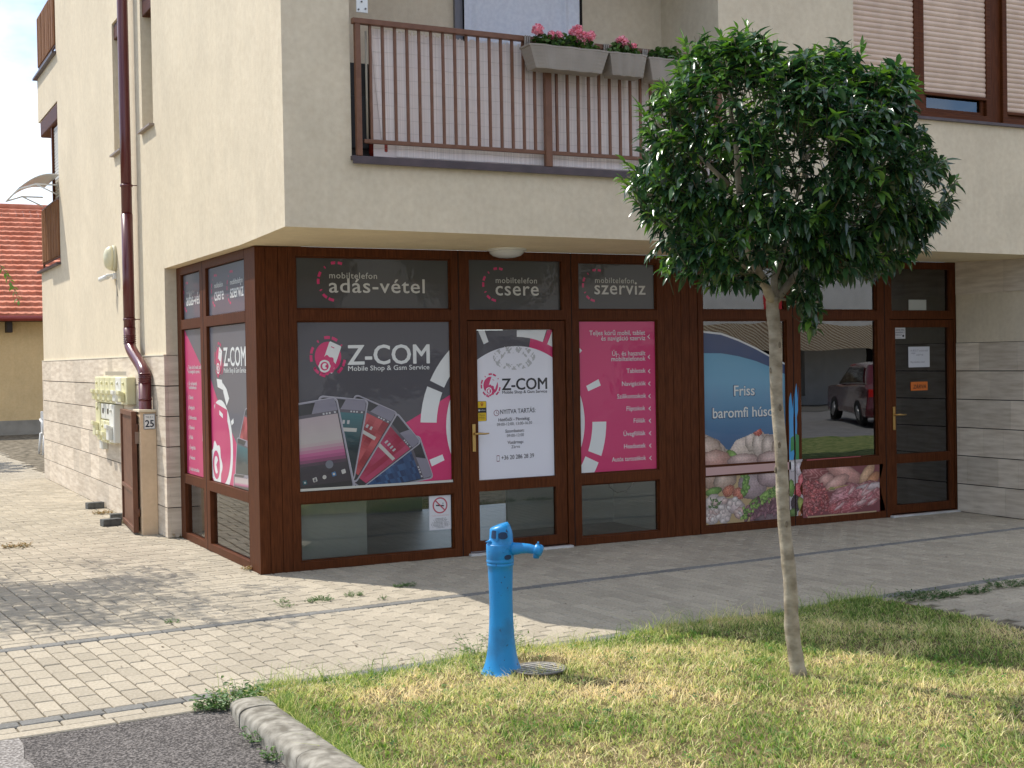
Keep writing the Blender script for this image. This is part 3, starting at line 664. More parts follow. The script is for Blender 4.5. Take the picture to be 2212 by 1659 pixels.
class Print:
    def __init__(s,plane,base,rect): s.pl=plane; s.b=base; s.r=rect; s.mb=MB()
    def p3(s,a,b,l):
        d=s.b-l*.0005
        return (a,d,b) if s.pl=='F' else (d,-a,b)
    def poly(s,pts,col,l=1,cl=True):
        if cl: pts=clip(list(pts),*s.r)
        if len(pts)<3: return
        A=sum(pts[i-1][0]*pts[i][1]-pts[i][0]*pts[i-1][1] for i in range(len(pts)))
        if A<0: pts=pts[::-1]
        s.mb.add([s.p3(a,b,l) for a,b in pts],[tuple(range(len(pts)))],0,col)
    def bg(s,col): s.poly([(s.r[0],s.r[2]),(s.r[1],s.r[2]),(s.r[1],s.r[3]),(s.r[0],s.r[3])],col,0)
    def ring(s,c,r0,r1,a0,a1,col,l=1,n=None):
        n=n or max(2,int(abs(a1-a0)/4))
        for i in range(n):
            t0=R(a0+(a1-a0)*i/n); t1=R(a0+(a1-a0)*(i+1)/n)
            pts=[(c[0]+r*math.cos(t),c[1]+r*math.sin(t)) for r,t in ((r0,t0),(r1,t0),(r1,t1),(r0,t1))]
            if r0==0: pts=pts[1:]+[(c[0],c[1])]
            s.poly(pts,col,l)
    def disc(s,c,r,col,l=1,n=28,sx=1): s.poly([(c[0]+r*sx*math.cos(2*math.pi*i/n),c[1]+r*math.sin(2*math.pi*i/n)) for i in range(n)],col,l)
    def rrect(s,c,w,h,ang,col,l=1,rad=.15,grad=None):
        rad*=min(w,h); pts=[]
        for sx,sy,a0 in ((1,1,0),(-1,1,90),(-1,-1,180),(1,-1,270)):
            for k in range(5):
                t=R(a0+k*22.5); pts.append((sx*(w/2-rad)+rad*math.cos(t),sy*(h/2-rad)+rad*math.sin(t)))
        ca,sa=math.cos(R(ang)),math.sin(R(ang)); s.poly([(c[0]+x*ca-y*sa,c[1]+x*sa+y*ca) for x,y in pts],col,l)
    def text(s,t,x0,x1,z,h,col,l=3,bold=.0,sp=1.0,ang=0,shear=0,slope=0):
        """fit the text so that it spans x0..x1; h = cap height"""
        V,F=txt(t,0,sp,shear=shear)
        if not V: return
        mx=min(v[0] for v in V); Mx=max(v[0] for v in V); k=(x1-x0)/(Mx-mx); kh=h/.69
        ca,sa=math.cos(R(ang)),math.sin(R(ang)); out=[]
        for x,y in V:
            a=(x-mx)*k; b=y*kh
            out.append(s.p3(x0+a*ca-b*sa,z+a*sa+b*ca+slope*a,l))
        n=Vector((F and 1,0,0))
        # orientation: flip to face the viewer
        f0=F[0]; p=[V[i] for i in f0]; A=sum(p[i-1][0]*p[i][1]-p[i][0]*p[i-1][1] for i in range(len(p)))
        if A<0: F=[f[::-1] for f in F]
        st=bold*.45*k if bold>.010 else 0
        for q_,(dx,dz) in enumerate(((0,0),(1,.0),(-1,.0),(0,1),(0,-1),(.7,.7),(-.7,.7),(.7,-.7),(-.7,-.7)) if st else ((0,0),)):
            e=Vector(s.p3(dx*st,dz*st*.7,q_*.12))-Vector(s.p3(0,0,0))
            s.mb.add([Vector(v)+e for v in out],F,0,col)
    def grid(s,a0,a1,b0,b1,nx,ny,fn,l=0,mask=None):
        A=np.linspace(a0,a1,nx+1);Bz=np.linspace(b0,b1,ny+1)
        ac=(A[:-1]+A[1:])/2; bc=(Bz[:-1]+Bz[1:])/2; AA,BB=np.meshgrid(ac,bc); C=fn(AA,BB); keep=mask(AA,BB) if mask else np.ones_like(AA,bool)
        o=len(s.mb.v)
        for j in range(ny+1):
            for i in range(nx+1): s.mb.v.append(s.p3(A[i],Bz[j],l))
        for j in range(ny):
            for i in range(nx):
                if keep[j,i]:
                    b=o+j*(nx+1)+i; s.mb.f.append((b,b+1,b+nx+2,b+nx+1)); s.mb.mi.append(0); s.mb.c.append(tuple(C[j,i])); s.mb.sm.append(False)
    def done(s,name,label,cat,group=None,m=None): return tag(s.mb.build(name,m or m_print,usecol=True),label,cat,group)
def logo(P_,c,r,cm,cw,l=1,sx=1):
    """round badge: toothed ring, disc, tilted phone and a small gear with spanner"""
    for a in (100,80,10,-10-0,190,170,-80,-100): pass
    def e(pt): return (c[0]+(pt[0])*r*sx,c[1]+pt[1]*r)
    def arc(r0,r1,a0,a1,col,ll):
        n=4
        for i in range(n):
            t0=R(a0+(a1-a0)*i/n);t1=R(a0+(a1-a0)*(i+1)/n)
            P_.poly([e((q*math.cos(t),q*math.sin(t))) for q,t in ((r0,t0),(r1,t0),(r1,t1),(r0,t1))],col,ll)
    for a in (92,66,160,184,-20+0,-44,250,226): arc(1.18,1.38,a-10,a+10,cm,l)
    for a in (126,36,306,216): arc(1.16,1.34,a-2.5,a+2.5,cm,l)
    P_.poly([e((math.cos(2*math.pi*i/30),math.sin(2*math.pi*i/30))) for i in range(30)],cm,l)
    def ph(w,h,cx,cy,ang,col,ll):
        ca,sa=math.cos(R(ang)),math.sin(R(ang)); P_.poly([e((cx+x*ca-y*sa,cy+x*sa+y*ca)) for x,y in ((-w,-h*.92),(-w*.9,-h),(w*.9,-h),(w,-h*.92),(w,h*.92),(w*.9,h),(-w*.9,h),(-w,h*.92))],col,ll)
    ph(.48,.98,.22,-.05,-22,cw,l+1); ph(.13,.03,.36,.62,-22,cm,l+2)
    P_.poly([e((-.1+.62*math.cos(t)*(1+.09*math.cos(8*t)),-.55+.62*math.sin(t)*(1+.09*math.cos(8*t)))) for t in np.linspace(0,2*math.pi,48,endpoint=False)],cm,l+2)
    P_.poly([e((-.28+.44*math.cos(t)*(1+.06*math.cos(8*t)),-.62+.42*math.sin(t))) for t in np.linspace(0,2*math.pi,40,endpoint=False)],cw,l+3)
    P_.poly([e((-.28+.31*math.cos(t),-.62+.29*math.sin(t))) for t in np.linspace(0,2*math.pi,30,endpoint=False)],cm,l+4)
    P_.poly([e((-.26+.2*math.cos(t),-.62+.2*math.sin(t))) for t in np.linspace(.7,2*math.pi-.7,24)]+[e((-.26,-.62))],cw,l+5)
GC=(2.368,1.129)
# --- transoms
def tring(P_,c,r,col=MG):
    for a0,a1 in ((70,84),(92,106),(150,166),(172,188),(222,238),(244,262)): P_.ring(c,r*.88,r*1.02,a0,a1,col,1)
    for a in (130,208): P_.ring(c,r*.85,r*.99,a-2,a+2,col,1)
T=Print('F',.032,(.349,1.723,2.149,2.572)); T.bg(TDG); tring(T,(.70,2.375),.165); T.text('mobiltelefon',.640,1.062,2.402,.050,(.5,.5,.47),3,.012,1.1); T.text('adás-vétel',.637,1.496,2.285,.118,(.56,.56,.53),3,.022,1.08)
T.done('window_sign','dark transom film reading mobiltelefon adás-vétel above the phone poster','window sign')
T=Print('F',.034,(1.905,2.829,2.140,2.580)); T.bg(TDG); tring(T,(2.20,2.365),.15); T.text('mobiltelefon',2.180,2.592,2.380,.050,(.5,.5,.47),3,.012,1.1); T.text('csere',2.178,2.607,2.272,.122,(.56,.56,.53),3,.022,1.08)
T.done('window_sign','dark transom film reading mobiltelefon csere above the white door poster','window sign')
T=Print('F',.032,(3.009,3.841,2.149,2.572)); T.bg(TDG); tring(T,(3.21,2.368),.15); T.text('mobiltelefon',3.196,3.614,2.392,.050,(.5,.5,.47),3,.012,1.1); T.text('szerviz',3.189,3.739,2.289,.122,(.56,.56,.53),3,.022,1.08)
T.done('window_sign','dark transom film reading mobiltelefon szerviz above the pink poster','window sign')
# --- phone poster
def phone(P_,tr,tl,bl,br,scr,l,bezel=(.30,.29,.34),time=None):
    """phone as a perspective quad, corners in poster coords; scr(u,v)->colour"""
    def mapq(u,v):
        a=(bl[0]*(1-u)+br[0]*u,bl[1]*(1-u)+br[1]*u); b=(tl[0]*(1-u)+tr[0]*u,tl[1]*(1-u)+tr[1]*u); return (a[0]*(1-v)+b[0]*v,a[1]*(1-v)+b[1]*v)
    def rr(e,rad,col,ll):
        pts=[]
        for cx,cy,a0 in ((1-e-rad,1-e*.6-rad*.5,0),(e+rad,1-e*.6-rad*.5,90),(e+rad,e*.6+rad*.5,180),(1-e-rad,e*.6+rad*.5,270)):
            for k in range(6): t=R(a0+k*18); pts.append(mapq(cx+rad*math.cos(t),cy+rad*.5*math.sin(t)))
        P_.poly(pts,col,ll)
    rr(0,.10,(.42,.41,.46),l); rr(.012,.095,bezel,l+1); rr(.035,.08,(.03,.03,.035),l+2)
    # glare wedge on the top bezel
    P_.poly([mapq(.55,.99),mapq(.93,.99),mapq(.955,.93),mapq(.955,.86),mapq(.45,.86)],(.22,.21,.26),l+3)
    n=22
    for j in range(n):
        v0=.10+.76*j/n; v1=.10+.76*(j+1)/n
        for i in range(6):
            u0=.055+.89*i/6;u1=.055+.89*(i+1)/6
            P_.poly([mapq(u0,v0),mapq(u1,v0),mapq(u1,v1),mapq(u0,v1)],scr((u0+u1)/2,(v0+v1)/2),l+3)
    P_.poly([mapq(.055,.825),mapq(.945,.825),mapq(.945,.86),mapq(.055,.86)],(.10,.09,.11),l+4)
    for u in (.66,.72,.78,.88): P_.poly([mapq(u,.833),mapq(u+.035,.833),mapq(u+.035,.852),mapq(u,.852)],(.5,.5,.52),l+5)
    return mapq
T=Print('F',.030,(.349,1.723,.651,2.043)); T.bg(DG)
T.poly([(1.26,1.16),(1.43,1.248),(1.723,1.41),(1.723,.651),(1.26,.651)],MG,1)
T.ring(GC,.70,.0,0,360,WH,2,60) if False else T.ring(GC,0,.693,90,270,WH,2,40)
T.ring(GC,.784,.93,134,154.2,WH,2); T.ring(GC,.784,.935,157.6,177,WH,2); T.ring(GC,.77,.90,-162.2,-158.2,WH,2,1); T.ring(GC,.784,.93,120,131,WH,2)
logo(T,(.615,1.752),.125,MG,WH,2,.92)
T.text('Z-COM',.789,1.528,1.685,.160,WH,3,.045,1.0); T.text('Mobile Shop & Gsm Service',.789,1.526,1.632,.040,WH,3,.02)
def lerp(a,b,t): return tuple(x*(1-t)+y*t for x,y in zip(a,b))
q1=lambda x,y:q4(( (1150+.2848*x)-1100)/.7833,((1500+.2848*y)-950)/.7833)
def s_pink(u,v):
    if v>.55: return lerp((.46,.42,.40),(.40,.30,.34),(v-.55)/.45)
    if v>.42: return lerp((.45,.10,.24),(.46,.42,.40),(v-.42)/.13)
    if v>.32: return lerp((.06,.045,.06),(.45,.10,.24),(v-.32)/.1)
    return (.045,.04,.05)
def s_teal(u,v): return lerp((.015,.03,.035),(.05,.16,.18),max(0,(v-.4)/.45))
def s_rose(u,v): k=.5+.5*math.sin(9*u+13*v+3*math.sin(7*u)); return lerp((.25,.02,.03),(.48,.09,.10),k)
def s_rose2(u,v): k=.5+.5*math.sin(14*math.hypot(u-.4,v-.5)); return lerp((.30,.015,.05),(.42,.05,.12),k)
def s_blue(u,v): k=.5+.5*math.sin(21*u+5*math.sin(17*v))*math.sin(19*v+4*u); return lerp((.012,.03,.09),(.05,.14,.30),k*(1-v*.6))
phone(T,q1(1930,1290),q1(1730,690),q1(700,1080),q1(960,1500),s_blue,3)
m4=phone(T,q1(1760,800),q1(1420,380),q1(560,1180),q1(930,1440),s_rose2,9)
m3=phone(T,q1(1440,390),q1(850,130),q1(430,1000),q1(850,1370),s_rose,15)
m2=phone(T,q1(1030,215),q1(340,150),q1(300,1350),q1(830,1330),s_teal,21)
m1=phone(T,q1(590,170),q1(-80,285),q1(-60,1560),q1(850,1440),s_pink,27)
for mm,u0,u1,v,l in ((m2,.2,.85,.60,26),(m3,.2,.85,.56,20),(m4,.25,.9,.55,14)):
    T.poly([mm(u0,v),mm(u1,v),mm(u1,v+.045),mm(u0,v+.045)],(.50,.49,.45),l)
    for k in range(4): T.poly([mm(u0+.12+k*.1,v+.09),mm(u0+.17+k*.1,v+.09),mm(u0+.17+k*.1,v+.135),mm(u0+.12+k*.1,v+.135)],(.45,.45,.46),l)
for cx,cy,col in ((150,1352,(.03,.10,.12)),(288,1312,(.5,.49,.45)),(418,1275,(.5,.49,.45)),(548,1233,(.06,.17,.35)),(680,1197,(.5,.49,.46))):
    c_=q1(cx,cy); (T.disc(c_,.017,col,33) if cx==418 else T.rrect(c_,.036,.036,16,col,33))
T.disc(q1(548,1233),.010,(.5,.48,.42),34); T.disc(q1(288,1300),.006,(.1,.1,.12),34); T.disc(q1(288,1322),.010,(.1,.1,.12),34); T.disc(q1(485,1100),.034,(.16,.17,.20),33); T.disc(q1(150,1352),.008,(.5,.52,.5),34)
for k in range(3): T.disc(q1(400+k*18,1275),.002,(.1,.1,.1),34)
T.poly([(.349,.651),(1.723,.651),(1.723,.672),(.349,.672)],(.55,.55,.50),36)
T.done('window_poster','large dark poster with Z-COM lettering and a fan of five smartphones','window poster')
# --- door poster
T=Print('F',.032,(1.979,2.737,.652,1.964)); T.bg(DG)
def warp(r0,r1,a0,a1,col,l): T.ring(GC,r0,r1,a0,a1,col,l)
T.ring(GC,.69,1.15,38,69,MG,1); T.ring(GC,.69,.79,68,79,MG,1.3)
T.ring(GC,.775,.90,69.5,89.2,WH,2); T.ring(GC,.78,.91,110.2,114,WH,2,1); T.ring(GC,.775,.90,47,65.8,WH,2); T.ring(GC,.775,.9,125,137,WH,2)
DW=(.78,.78,.84)
T.ring(GC,0,.693,0,180,DW,2,60); T.poly([(1.979,.652),(2.737,.652),(2.737,1.13),(1.979,1.13)],DW,2)
logo(T,(2.112,1.478),.078,MG,DW,4,.92)
T.text('Z-COM',2.223,2.675,1.435,.100,BK,5,.045); T.text('Mobile Shop & Gsm Service',2.225,2.675,1.402,.026,BK,5,.02)
T.ring((2.163,1.234),.022,.027,0,360,(.2,.02,.05),5,24); T.poly([(2.161,1.234),(2.165,1.234),(2.165,1.25),(2.161,1.25)],(.2,.02,.05),5); T.poly([(2.161,1.232),(2.176,1.226),(2.176,1.229),(2.163,1.236)],(.2,.02,.05),5)
for s_,a,b,z_,h_,bo in (('NYITVA TARTÁS:',2.200,2.552,1.222,.040,.02),('Hétfőtől - Péntekig:',2.182,2.495,1.158,.028,.02),('09:00-12:00, 13:00-16:30',2.166,2.517,1.118,.026,.008),('Szombaton:',2.248,2.436,1.056,.028,.02),('09:00-12:00',2.263,2.432,1.016,.026,.008),('Vasárnap:',2.268,2.428,.955,.028,.02),('Zárva',2.305,2.391,.916,.026,.003),('+36 20 286 28 39',2.205,2.531,.818,.037,.015)):
    T.text(s_,a,b,z_,h_,(.035,.03,.045),5,bo,slope=.02)
T.rrect((2.172,.832),.028,.055,0,(.2,.03,.06),5); T.rrect((2.172,.832),.022,.043,0,DW,6)
def smudge(A,Bz):
    n=np.sin(A*61)*np.sin(Bz*53+1)+.7*np.sin(A*131+2)*np.sin(Bz*97)+.5*np.sin(A*240)*np.sin(Bz*211+.6)
    return n
T.grid(2.14,2.56,1.60,1.82,60,36,lambda A,Bz:np.stack([.47+0*A,.475+0*A,.49+0*A],-1),3,lambda A,Bz:(smudge(A,Bz)>.25)&(((A-2.35)/.21)**2+((Bz-1.72)/.11)**2<1)&(((A-2.35)/.12)**2+((Bz-1.71)/.05)**2>1))
T.done('door_poster','white door poster with Z-COM badge and NYITVA TARTÁS opening hours','door poster')
T=Print('F',.028,(1.976,2.066,1.166,1.344)); YE=(.78,.52,.03)
T.rrect((2.021,1.255),.088,.176,0,BK,0,.1); T.rrect((2.021,1.312),.080,.056,0,YE,1,.1); T.rrect((2.021,1.205),.080,.072,0,YE,1,.1)
T.disc((2.021,1.320),.013,(.5,.1,.03),2); T.poly([(2.010,1.314),(2.032,1.314),(2.021,1.292)],(.5,.1,.03),2); T.disc((2.021,1.320),.006,YE,3); T.disc((1.993,1.263),.008,WH,2); T.text('netfone',2.003,2.055,1.259,.011,WH,2,.02)
for k in range(4): T.text(('Kedvezo','szolgaltatas','megtalalhato','az uzletben')[k],1.99,2.052,1.226-k*.014,.008,BK,2,.02)
T.done('sticker','small black and yellow sticker above the door handle','sticker',m=m_paper)
# --- pink list poster
T=Print('F',.030,(3.009,3.841,.651,2.043)); T.bg(MG)
T.ring(GC,0,.693,-90,90,WH,1,60)
T.ring(GC,.784,.928,20.3,24.2,WH,1,1); T.ring(GC,.775,.923,-20.7,-.7,WH,1); T.ring(GC,.765,.918,-44,-24.8,WH,1); T.ring(GC,.885,.935,43.6,47.1,WH,1,1)
rowsL=[('Teljes körű mobil, tablet',3.125,1.913,.042),('és navigáció szerviz',3.250,1.863,.042),('Új-. és használt',3.365,1.722,.042),('mobiltelefonok',3.355,1.672,.042),('Tabletek',3.518,1.560,.041),('Navigációk',3.466,1.441,.041),('Szilikontokok',3.412,1.325,.041),('Fliptokok',3.512,1.209,.041),('Fóliák',3.588,1.095,.041),('Üvegfóliák',3.475,.976,.041),('Headsetek',3.478,.860,.041),('Autós tartozékok',3.345,.744,.041)]
for s_,a,z_,h_ in rowsL: T.text(s_,a,3.728 if z_>1.3 else 3.716,z_,h_,(.72,.70,.70),3,.018)
for z_ in (1.895,1.705,1.572,1.455,1.338,1.222,1.107,.99,.874,.758):
    a=3.752
    T.poly([(a,z_+.0),(a+.026,z_+.022),(a+.026,z_+.014),(a+.011,z_)],WH,3); T.poly([(a,z_),(a+.011,z_),(a+.026,z_-.014),(a+.026,z_-.022)],WH,3)
T.done('window_poster','magenta poster listing Tabletek, Navigációk, Fóliák and other services','window poster')
# --- no smoking notice
T=Print('F',.030,(1.500,1.706,.244,.547)); T.bg((.62,.62,.64)); T.poly([(1.507,.250),(1.699,.250),(1.699,.541),(1.507,.541)],(.70,.70,.71),1)
c_=(1.603,.455); T.ring(c_,.058,.070,0,360,(.50,.10,.13),3,36); T.poly([(1.565,.462),(1.640,.455),(1.640,.444),(1.565,.451)],BK,2); T.poly([(1.628,.462),(1.633,.462),(1.634,.477),(1.629,.477)],BK,2)
T.poly([(c_[0]-.046,c_[1]+.038),(c_[0]-.038,c_[1]+.046),(c_[0]+.046,c_[1]-.038),(c_[0]+.038,c_[1]-.046)],(.50,.10,.13),4)
T.text('TILOS A DOHÁNYZÁS',1.522,1.684,.362,.012,(.62,.42,.42),2,.01)
for k,wd in enumerate((.10,.13,.11,.16,.17,.17,.15,.08)): T.text('a dohányzás tilos itt'[:int(8+wd*70)],1.603-wd/2,1.603+wd/2,.340-k*.0115,.006,BK,2,.03)
T.done('notice','white no smoking notice with a red circle inside the bottom pane','notice',m=m_paper)
# --- left side posters (seen at a slant)
T=Print('L',.028,(-1.574,-.313,2.149,2.572)); T.bg((.095,.10,.13))
for a,b,s_ in ((-1.365,-1.055,'csere'),(-.838,-.432,'szerviz')):
    tring(T,(a+.03,2.365),.145); T.text('mobiltelefon',a,b-.02,2.388,.046,WH,3,.015); T.text(s_,a,b,2.275,.118,WH,3,.025)
T.done('window_sign','side transom film reading csere and szerviz beside the corner column','window sign')
T=Print('L',.028,(-2.535,-1.811,2.149,2.572)); T.bg((.095,.10,.13)); tring(T,(-2.40,2.36),.145); T.text('mobiltelefon',-2.42,-2.1,2.385,.032,(.4,.4,.42),3,.015); T.text('adás-véte',-2.42,-1.815,2.275,.118,WH,3,.025)
T.done('window_sign','side transom film reading adás-véte at the far left of the shop','window sign')
SM=(.55,.035,.155); SG=(.115,.115,.14)
T=Print('L',.028,(-1.574,-.313,.651,2.043)); T.bg(SG)
SC=(-1.26,1.02); 
T.poly([ql(157,640),ql(190,740),ql(280,950),ql(360,1193),ql(160,1140)],SM,1)
def ell(T,cx,cz,rx,rz,a0,a1,w0,col,l,n=16):
    for i in range(n):
        t0=R(a0+(a1-a0)*i/n);t1=R(a0+(a1-a0)*(i+1)/n)
        T.poly([(cx+rx*f*math.cos(t),cz+rz*f*math.sin(t)) for f,t in ((w0,t0),(1,t0),(1,t1),(w0,t1))],col,l)
T.poly([(SC[0]+.40*math.cos(t),SC[1]+.42*math.sin(t)-.05) for t in np.linspace(0,2*math.pi,40,endpoint=False)],WH,2)
T.poly([(SC[0]+.33*math.cos(t),SC[1]+.34*math.sin(t)-.05) for t in np.linspace(0,2*math.pi,40,endpoint=False)],SM,3)
T.poly([(-1.574,.651),(-1.574,1.3),(-1.50,1.38),(-1.2,1.0),(-1.15,.651)],SM,3.5)
T.poly([ql(183,765),ql(240,800),ql(243,1000),ql(200,1140),ql(170,1110)],SM,4)
T.poly([ql(203,800),ql(220,820),ql(220,840),ql(203,822)],WH,5)
T.poly([(-1.42+.19*math.cos(t)*(1+.1*math.cos(7*t)),.80+.20*math.sin(t)*(1+.1*math.cos(7*t))) for t in np.linspace(0,2*math.pi,60,endpoint=False)],WH,5)
T.poly([(-1.42+.12*math.cos(t),.80+.13*math.sin(t)) for t in np.linspace(0,2*math.pi,30,endpoint=False)],SM,6)
T.poly([(-1.42+.07*math.cos(t),.80+.08*math.sin(t)) for t in np.linspace(.6,5.4,24)]+[(-1.42,.80)],WH,7)
for q_ in ([(190,650),(215,655),(222,705),(195,690)],[(218,668),(238,700),(250,745),(238,780),(222,715)],[(258,855),(270,840),(272,862),(262,875)]): T.poly([ql(*p) for p in q_],WH,4)
logo(T,(-1.262,1.742),.118,(.50,.03,.13),WH,2,.95)
T.text('Z-COM',-1.10,-.405,1.690,.16,WH,4,.045); T.text('Mobile Shop & Gsm Service',-1.10,-.40,1.632,.042,WH,4,.02)
ph1=phone(T,ql(400,800),ql(328,790),ql(283,1000),ql(360,1190),s_rose,6)
phone(T,ql(372,960),ql(290,930),ql(280,1110),ql(372,1180),s_teal,12)
phone(T,ql(380,1120),ql(276,1105),ql(274,1190),ql(380,1210),s_pink,18)
T.done('window_poster','sunlit side poster with Z-COM lettering and a white ringed gear','window poster')
T=Print('L',.028,(-2.535,-1.811,.651,2.043)); T.bg(SG)
T.poly([ql(37,418),ql(133,625),ql(150,700),ql(150,1135),ql(30,1110),ql(30,418)],SM,1)
for s_,y_ in (('Teljes körű mobil, tablet',598),('és navigáció szerviz',618),('Új- és használt',675),('mobiltelefonok',694),('Tabletek',742),('Navigációk',790),('Szilikontokok',838),('Fliptokok',885),('Fóliák',932),('Üvegfóliák',980),('Headsetek',1028),('Autós tartozékok',1082)):
    n=len(s_); a=-2.40; T.text(s_,a,a+.0215*n,ql(60,y_)[1]-.01,.034,WH,3,.02)
for y_ in (605,680,742,790,838,885,932,980,1028,1080): z_=ql(50,y_)[1]; T.poly([(-2.455,z_+.02),(-2.43,z_),(-2.455,z_-.02),(-2.447,z_-.02),(-2.422,z_),(-2.447,z_+.02)],WH,3)
T.poly([ql(122,770),ql(135,780),ql(135,955),ql(122,950)],WH,2); T.poly([ql(130,830),ql(150,800),ql(150,1000),ql(130,960)],WH,2) if False else None
T.done('window_poster','narrow pink side poster with a white service list beside the stone pier','window poster')

# --- butcher's posters
def blobs(base,lst,nz=0.0):
    def fn(A,Bz):
        C=np.ones(A.shape+(3,))*np.array(base)
        N=np.sin(A*83+3*np.sin(Bz*61))*np.sin(Bz*97+2*np.sin(A*71))
        for (cx,cz,rx,rz,ang,col,hi) in lst:
            ca,sa=math.cos(R(ang)),math.sin(R(ang)); u=((A-cx)*ca+(Bz-cz)*sa)/rx; v=(-(A-cx)*sa+(Bz-cz)*ca)/rz
            d=u*u+v*v+.10*np.sin(u*7+cx*40)*np.sin(v*6+cz*30); m=d<1; ed_=np.clip((d-.80)/.2,0,1)[...,None]
            sh=np.clip(1.12-.55*d,0,2)[...,None]; hl=np.exp(-((u+.2)**2+(v-.35)**2)*5)[...,None]
            c=np.array(col)*sh+np.array(hi)*hl*.55; red=(col[0]>2.6*col[1]); V_=np.abs(np.sin(u*9+2.2*np.sin(v*5+u*4)+cx*31))**.35; marb=np.clip(1-V_*1.15,0,1)[...,None]; c=c*(1+.16*N[...,None])*(1-.34*ed_)+(marb*np.array((.42,.30,.28)) if red else marb*.06); C=np.where(m[...,None],c,C)
        return np.clip(C,0,.8)
    return fn
CH=(.46,.33,.27); CHh=(.42,.38,.34); GR=(.13,.24,.05); RD=(.42,.07,.04)
T=Print('F',.028,(4.379,5.367,.076,2.043))
ctr=(4.42,1.02)
def arcz(x,pts):
    xs=[p[0] for p in pts]; zs=[p[1] for p in pts]; return np.interp(x,xs,zs)
A1=[q6(*p) for p in ((203,478),(300,488),(400,525),(480,560),(560,600),(610,612),(655,628))]; A0=[q6(*p) for p in ((203,592),(300,595),(400,610),(480,635),(560,665),(655,690))]
A1=[(4.37,1.937),(4.6,1.915),(4.8,1.852),(5.0,1.775),(5.16,1.700),(5.38,1.605)]; A0=[(4.37,1.733),(4.6,1.728),(4.8,1.697),(5.0,1.650),(5.16,1.595),(5.38,1.505)]
n=14
for i in range(n):
    xa=4.379+.988*i/n; xb=4.379+.988*(i+1)/n
    T.poly([(xa,1.1),(xb,1.1),(xb,arcz(xb,A0)),(xa,arcz(xa,A0))],(.13,.33,.47),0)
    T.poly([(xa,arcz(xa,A0)),(xb,arcz(xb,A0)),(xb,arcz(xb,A1)),(xa,arcz(xa,A1))],(.035,.065,.155),0)
    T.poly([(xa,arcz(xa,A1)-.008),(xb,arcz(xb,A1)-.008),(xb,arcz(xb,A1)+.010),(xa,arcz(xa,A1)+.010)],(.6,.63,.63),1)
T.grid(4.379,5.367,.78,1.50,24,40,lambda A,Bz:(lambda t:np.stack([.035+.098*t,.10+.23*t,.23+.24*t],-1))(np.clip((Bz-.85)/.6,0,1)),.5)
T.text('Friss',4.74,4.985,1.315,.098,(.66,.67,.63),4,.03); T.text('Friss',4.733,4.992,1.309,.108,(.02,.05,.12),3,.055)
T.text('baromfi húsok',4.485,5.285,1.105,.098,(.66,.67,.63),4,.03); T.text('baromfi húsok',4.477,5.293,1.099,.108,(.02,.05,.12),3,.055)
Lc=[(4.45,.86,.12,.10,-30,CH,CHh),(4.42,.80,.16,.13,0,CH,CHh),(4.83,.80,.22,.16,10,(.50,.40,.34),CHh),(4.93,.88,.07,.12,5,(.52,.42,.36),CHh),(5.03,.82,.08,.14,0,(.50,.40,.35),CHh),(5.15,.80,.09,.12,-5,(.48,.38,.33),CHh),(5.30,.76,.12,.13,0,CH,CHh),(5.02,.955,.055,.045,0,RD,(.5,.3,.25)),(4.72,.72,.10,.05,-40,GR,(.2,.3,.1)),(5.3,.9,.08,.03,0,GR,(.2,.3,.1)),
 (4.5,.70,.20,.10,0,(.46,.24,.20),CHh),(4.85,.68,.20,.07,0,(.46,.30,.28),CHh),(5.2,.68,.2,.08,0,(.44,.28,.26),CHh)]
def msk(A,Bz): 
    top=np.interp(A,[4.38,4.45,4.55,4.64,4.68,4.75,4.85,4.92,5.0,5.05,5.1,5.2,5.37],[.96,.93,.89,.80,.79,.88,.91,.93,.96,.985,.93,.92,.93]); return Bz<top
T.grid(4.379,5.367,.60,1.0,120,56,blobs((.42,.32,.27),Lc),1.2,msk)
Lc2=[(4.45,.52,.16,.09,0,(.38,.25,.18),CHh),(4.62,.50,.14,.10,20,(.40,.29,.22),CHh),(4.95,.44,.18,.15,0,(.33,.25,.25),(.2,.18,.18)),(5.2,.50,.2,.10,0,(.38,.27,.27),CHh),(4.48,.40,.10,.04,10,GR,(.2,.3,.1)),(4.66,.395,.075,.055,20,(.42,.13,.07),(.3,.15,.1)),(4.78,.36,.075,.06,-10,(.42,.13,.08),(.3,.15,.1)),(4.86,.44,.04,.12,-10,GR,(.2,.35,.1)),
 (4.46,.30,.10,.07,30,(.52,.45,.41),CHh),(4.60,.26,.12,.08,-30,(.52,.45,.42),CHh),(4.46,.17,.10,.09,0,(.56,.49,.45),CHh),(4.60,.18,.09,.10,10,(.54,.46,.42),CHh),(4.74,.24,.12,.08,-20,(.52,.42,.40),CHh),(4.80,.17,.08,.06,0,(.50,.33,.30),CHh),(4.50,.28,.06,.035,-20,(.09,.15,.04),(.1,.2,.05)),(4.98,.22,.13,.08,35,(.17,.27,.06),(.25,.4,.1)),(5.12,.32,.16,.05,25,(.17,.28,.07),(.25,.4,.1)),(5.12,.16,.2,.10,10,(.13,.06,.08),(.1,.05,.07)),(5.28,.22,.12,.14,-10,(.15,.07,.08),(.1,.05,.07)),(5.2,.10,.25,.04,0,(.16,.11,.12),(.1,.08,.08))]
rf_=random.Random(77)
for _ in range(46):
    a_=rf_.uniform(4.86,5.34); z_=.10+.34*(a_-4.86)/.5*rf_.random()+rf_.random()*.1; Lc2.append((a_,z_,rf_.uniform(.02,.05),rf_.uniform(.012,.03),rf_.uniform(0,90),rf_.choice([(.17,.06,.08),(.11,.045,.06),(.21,.10,.12)]),(.25,.16,.18)))
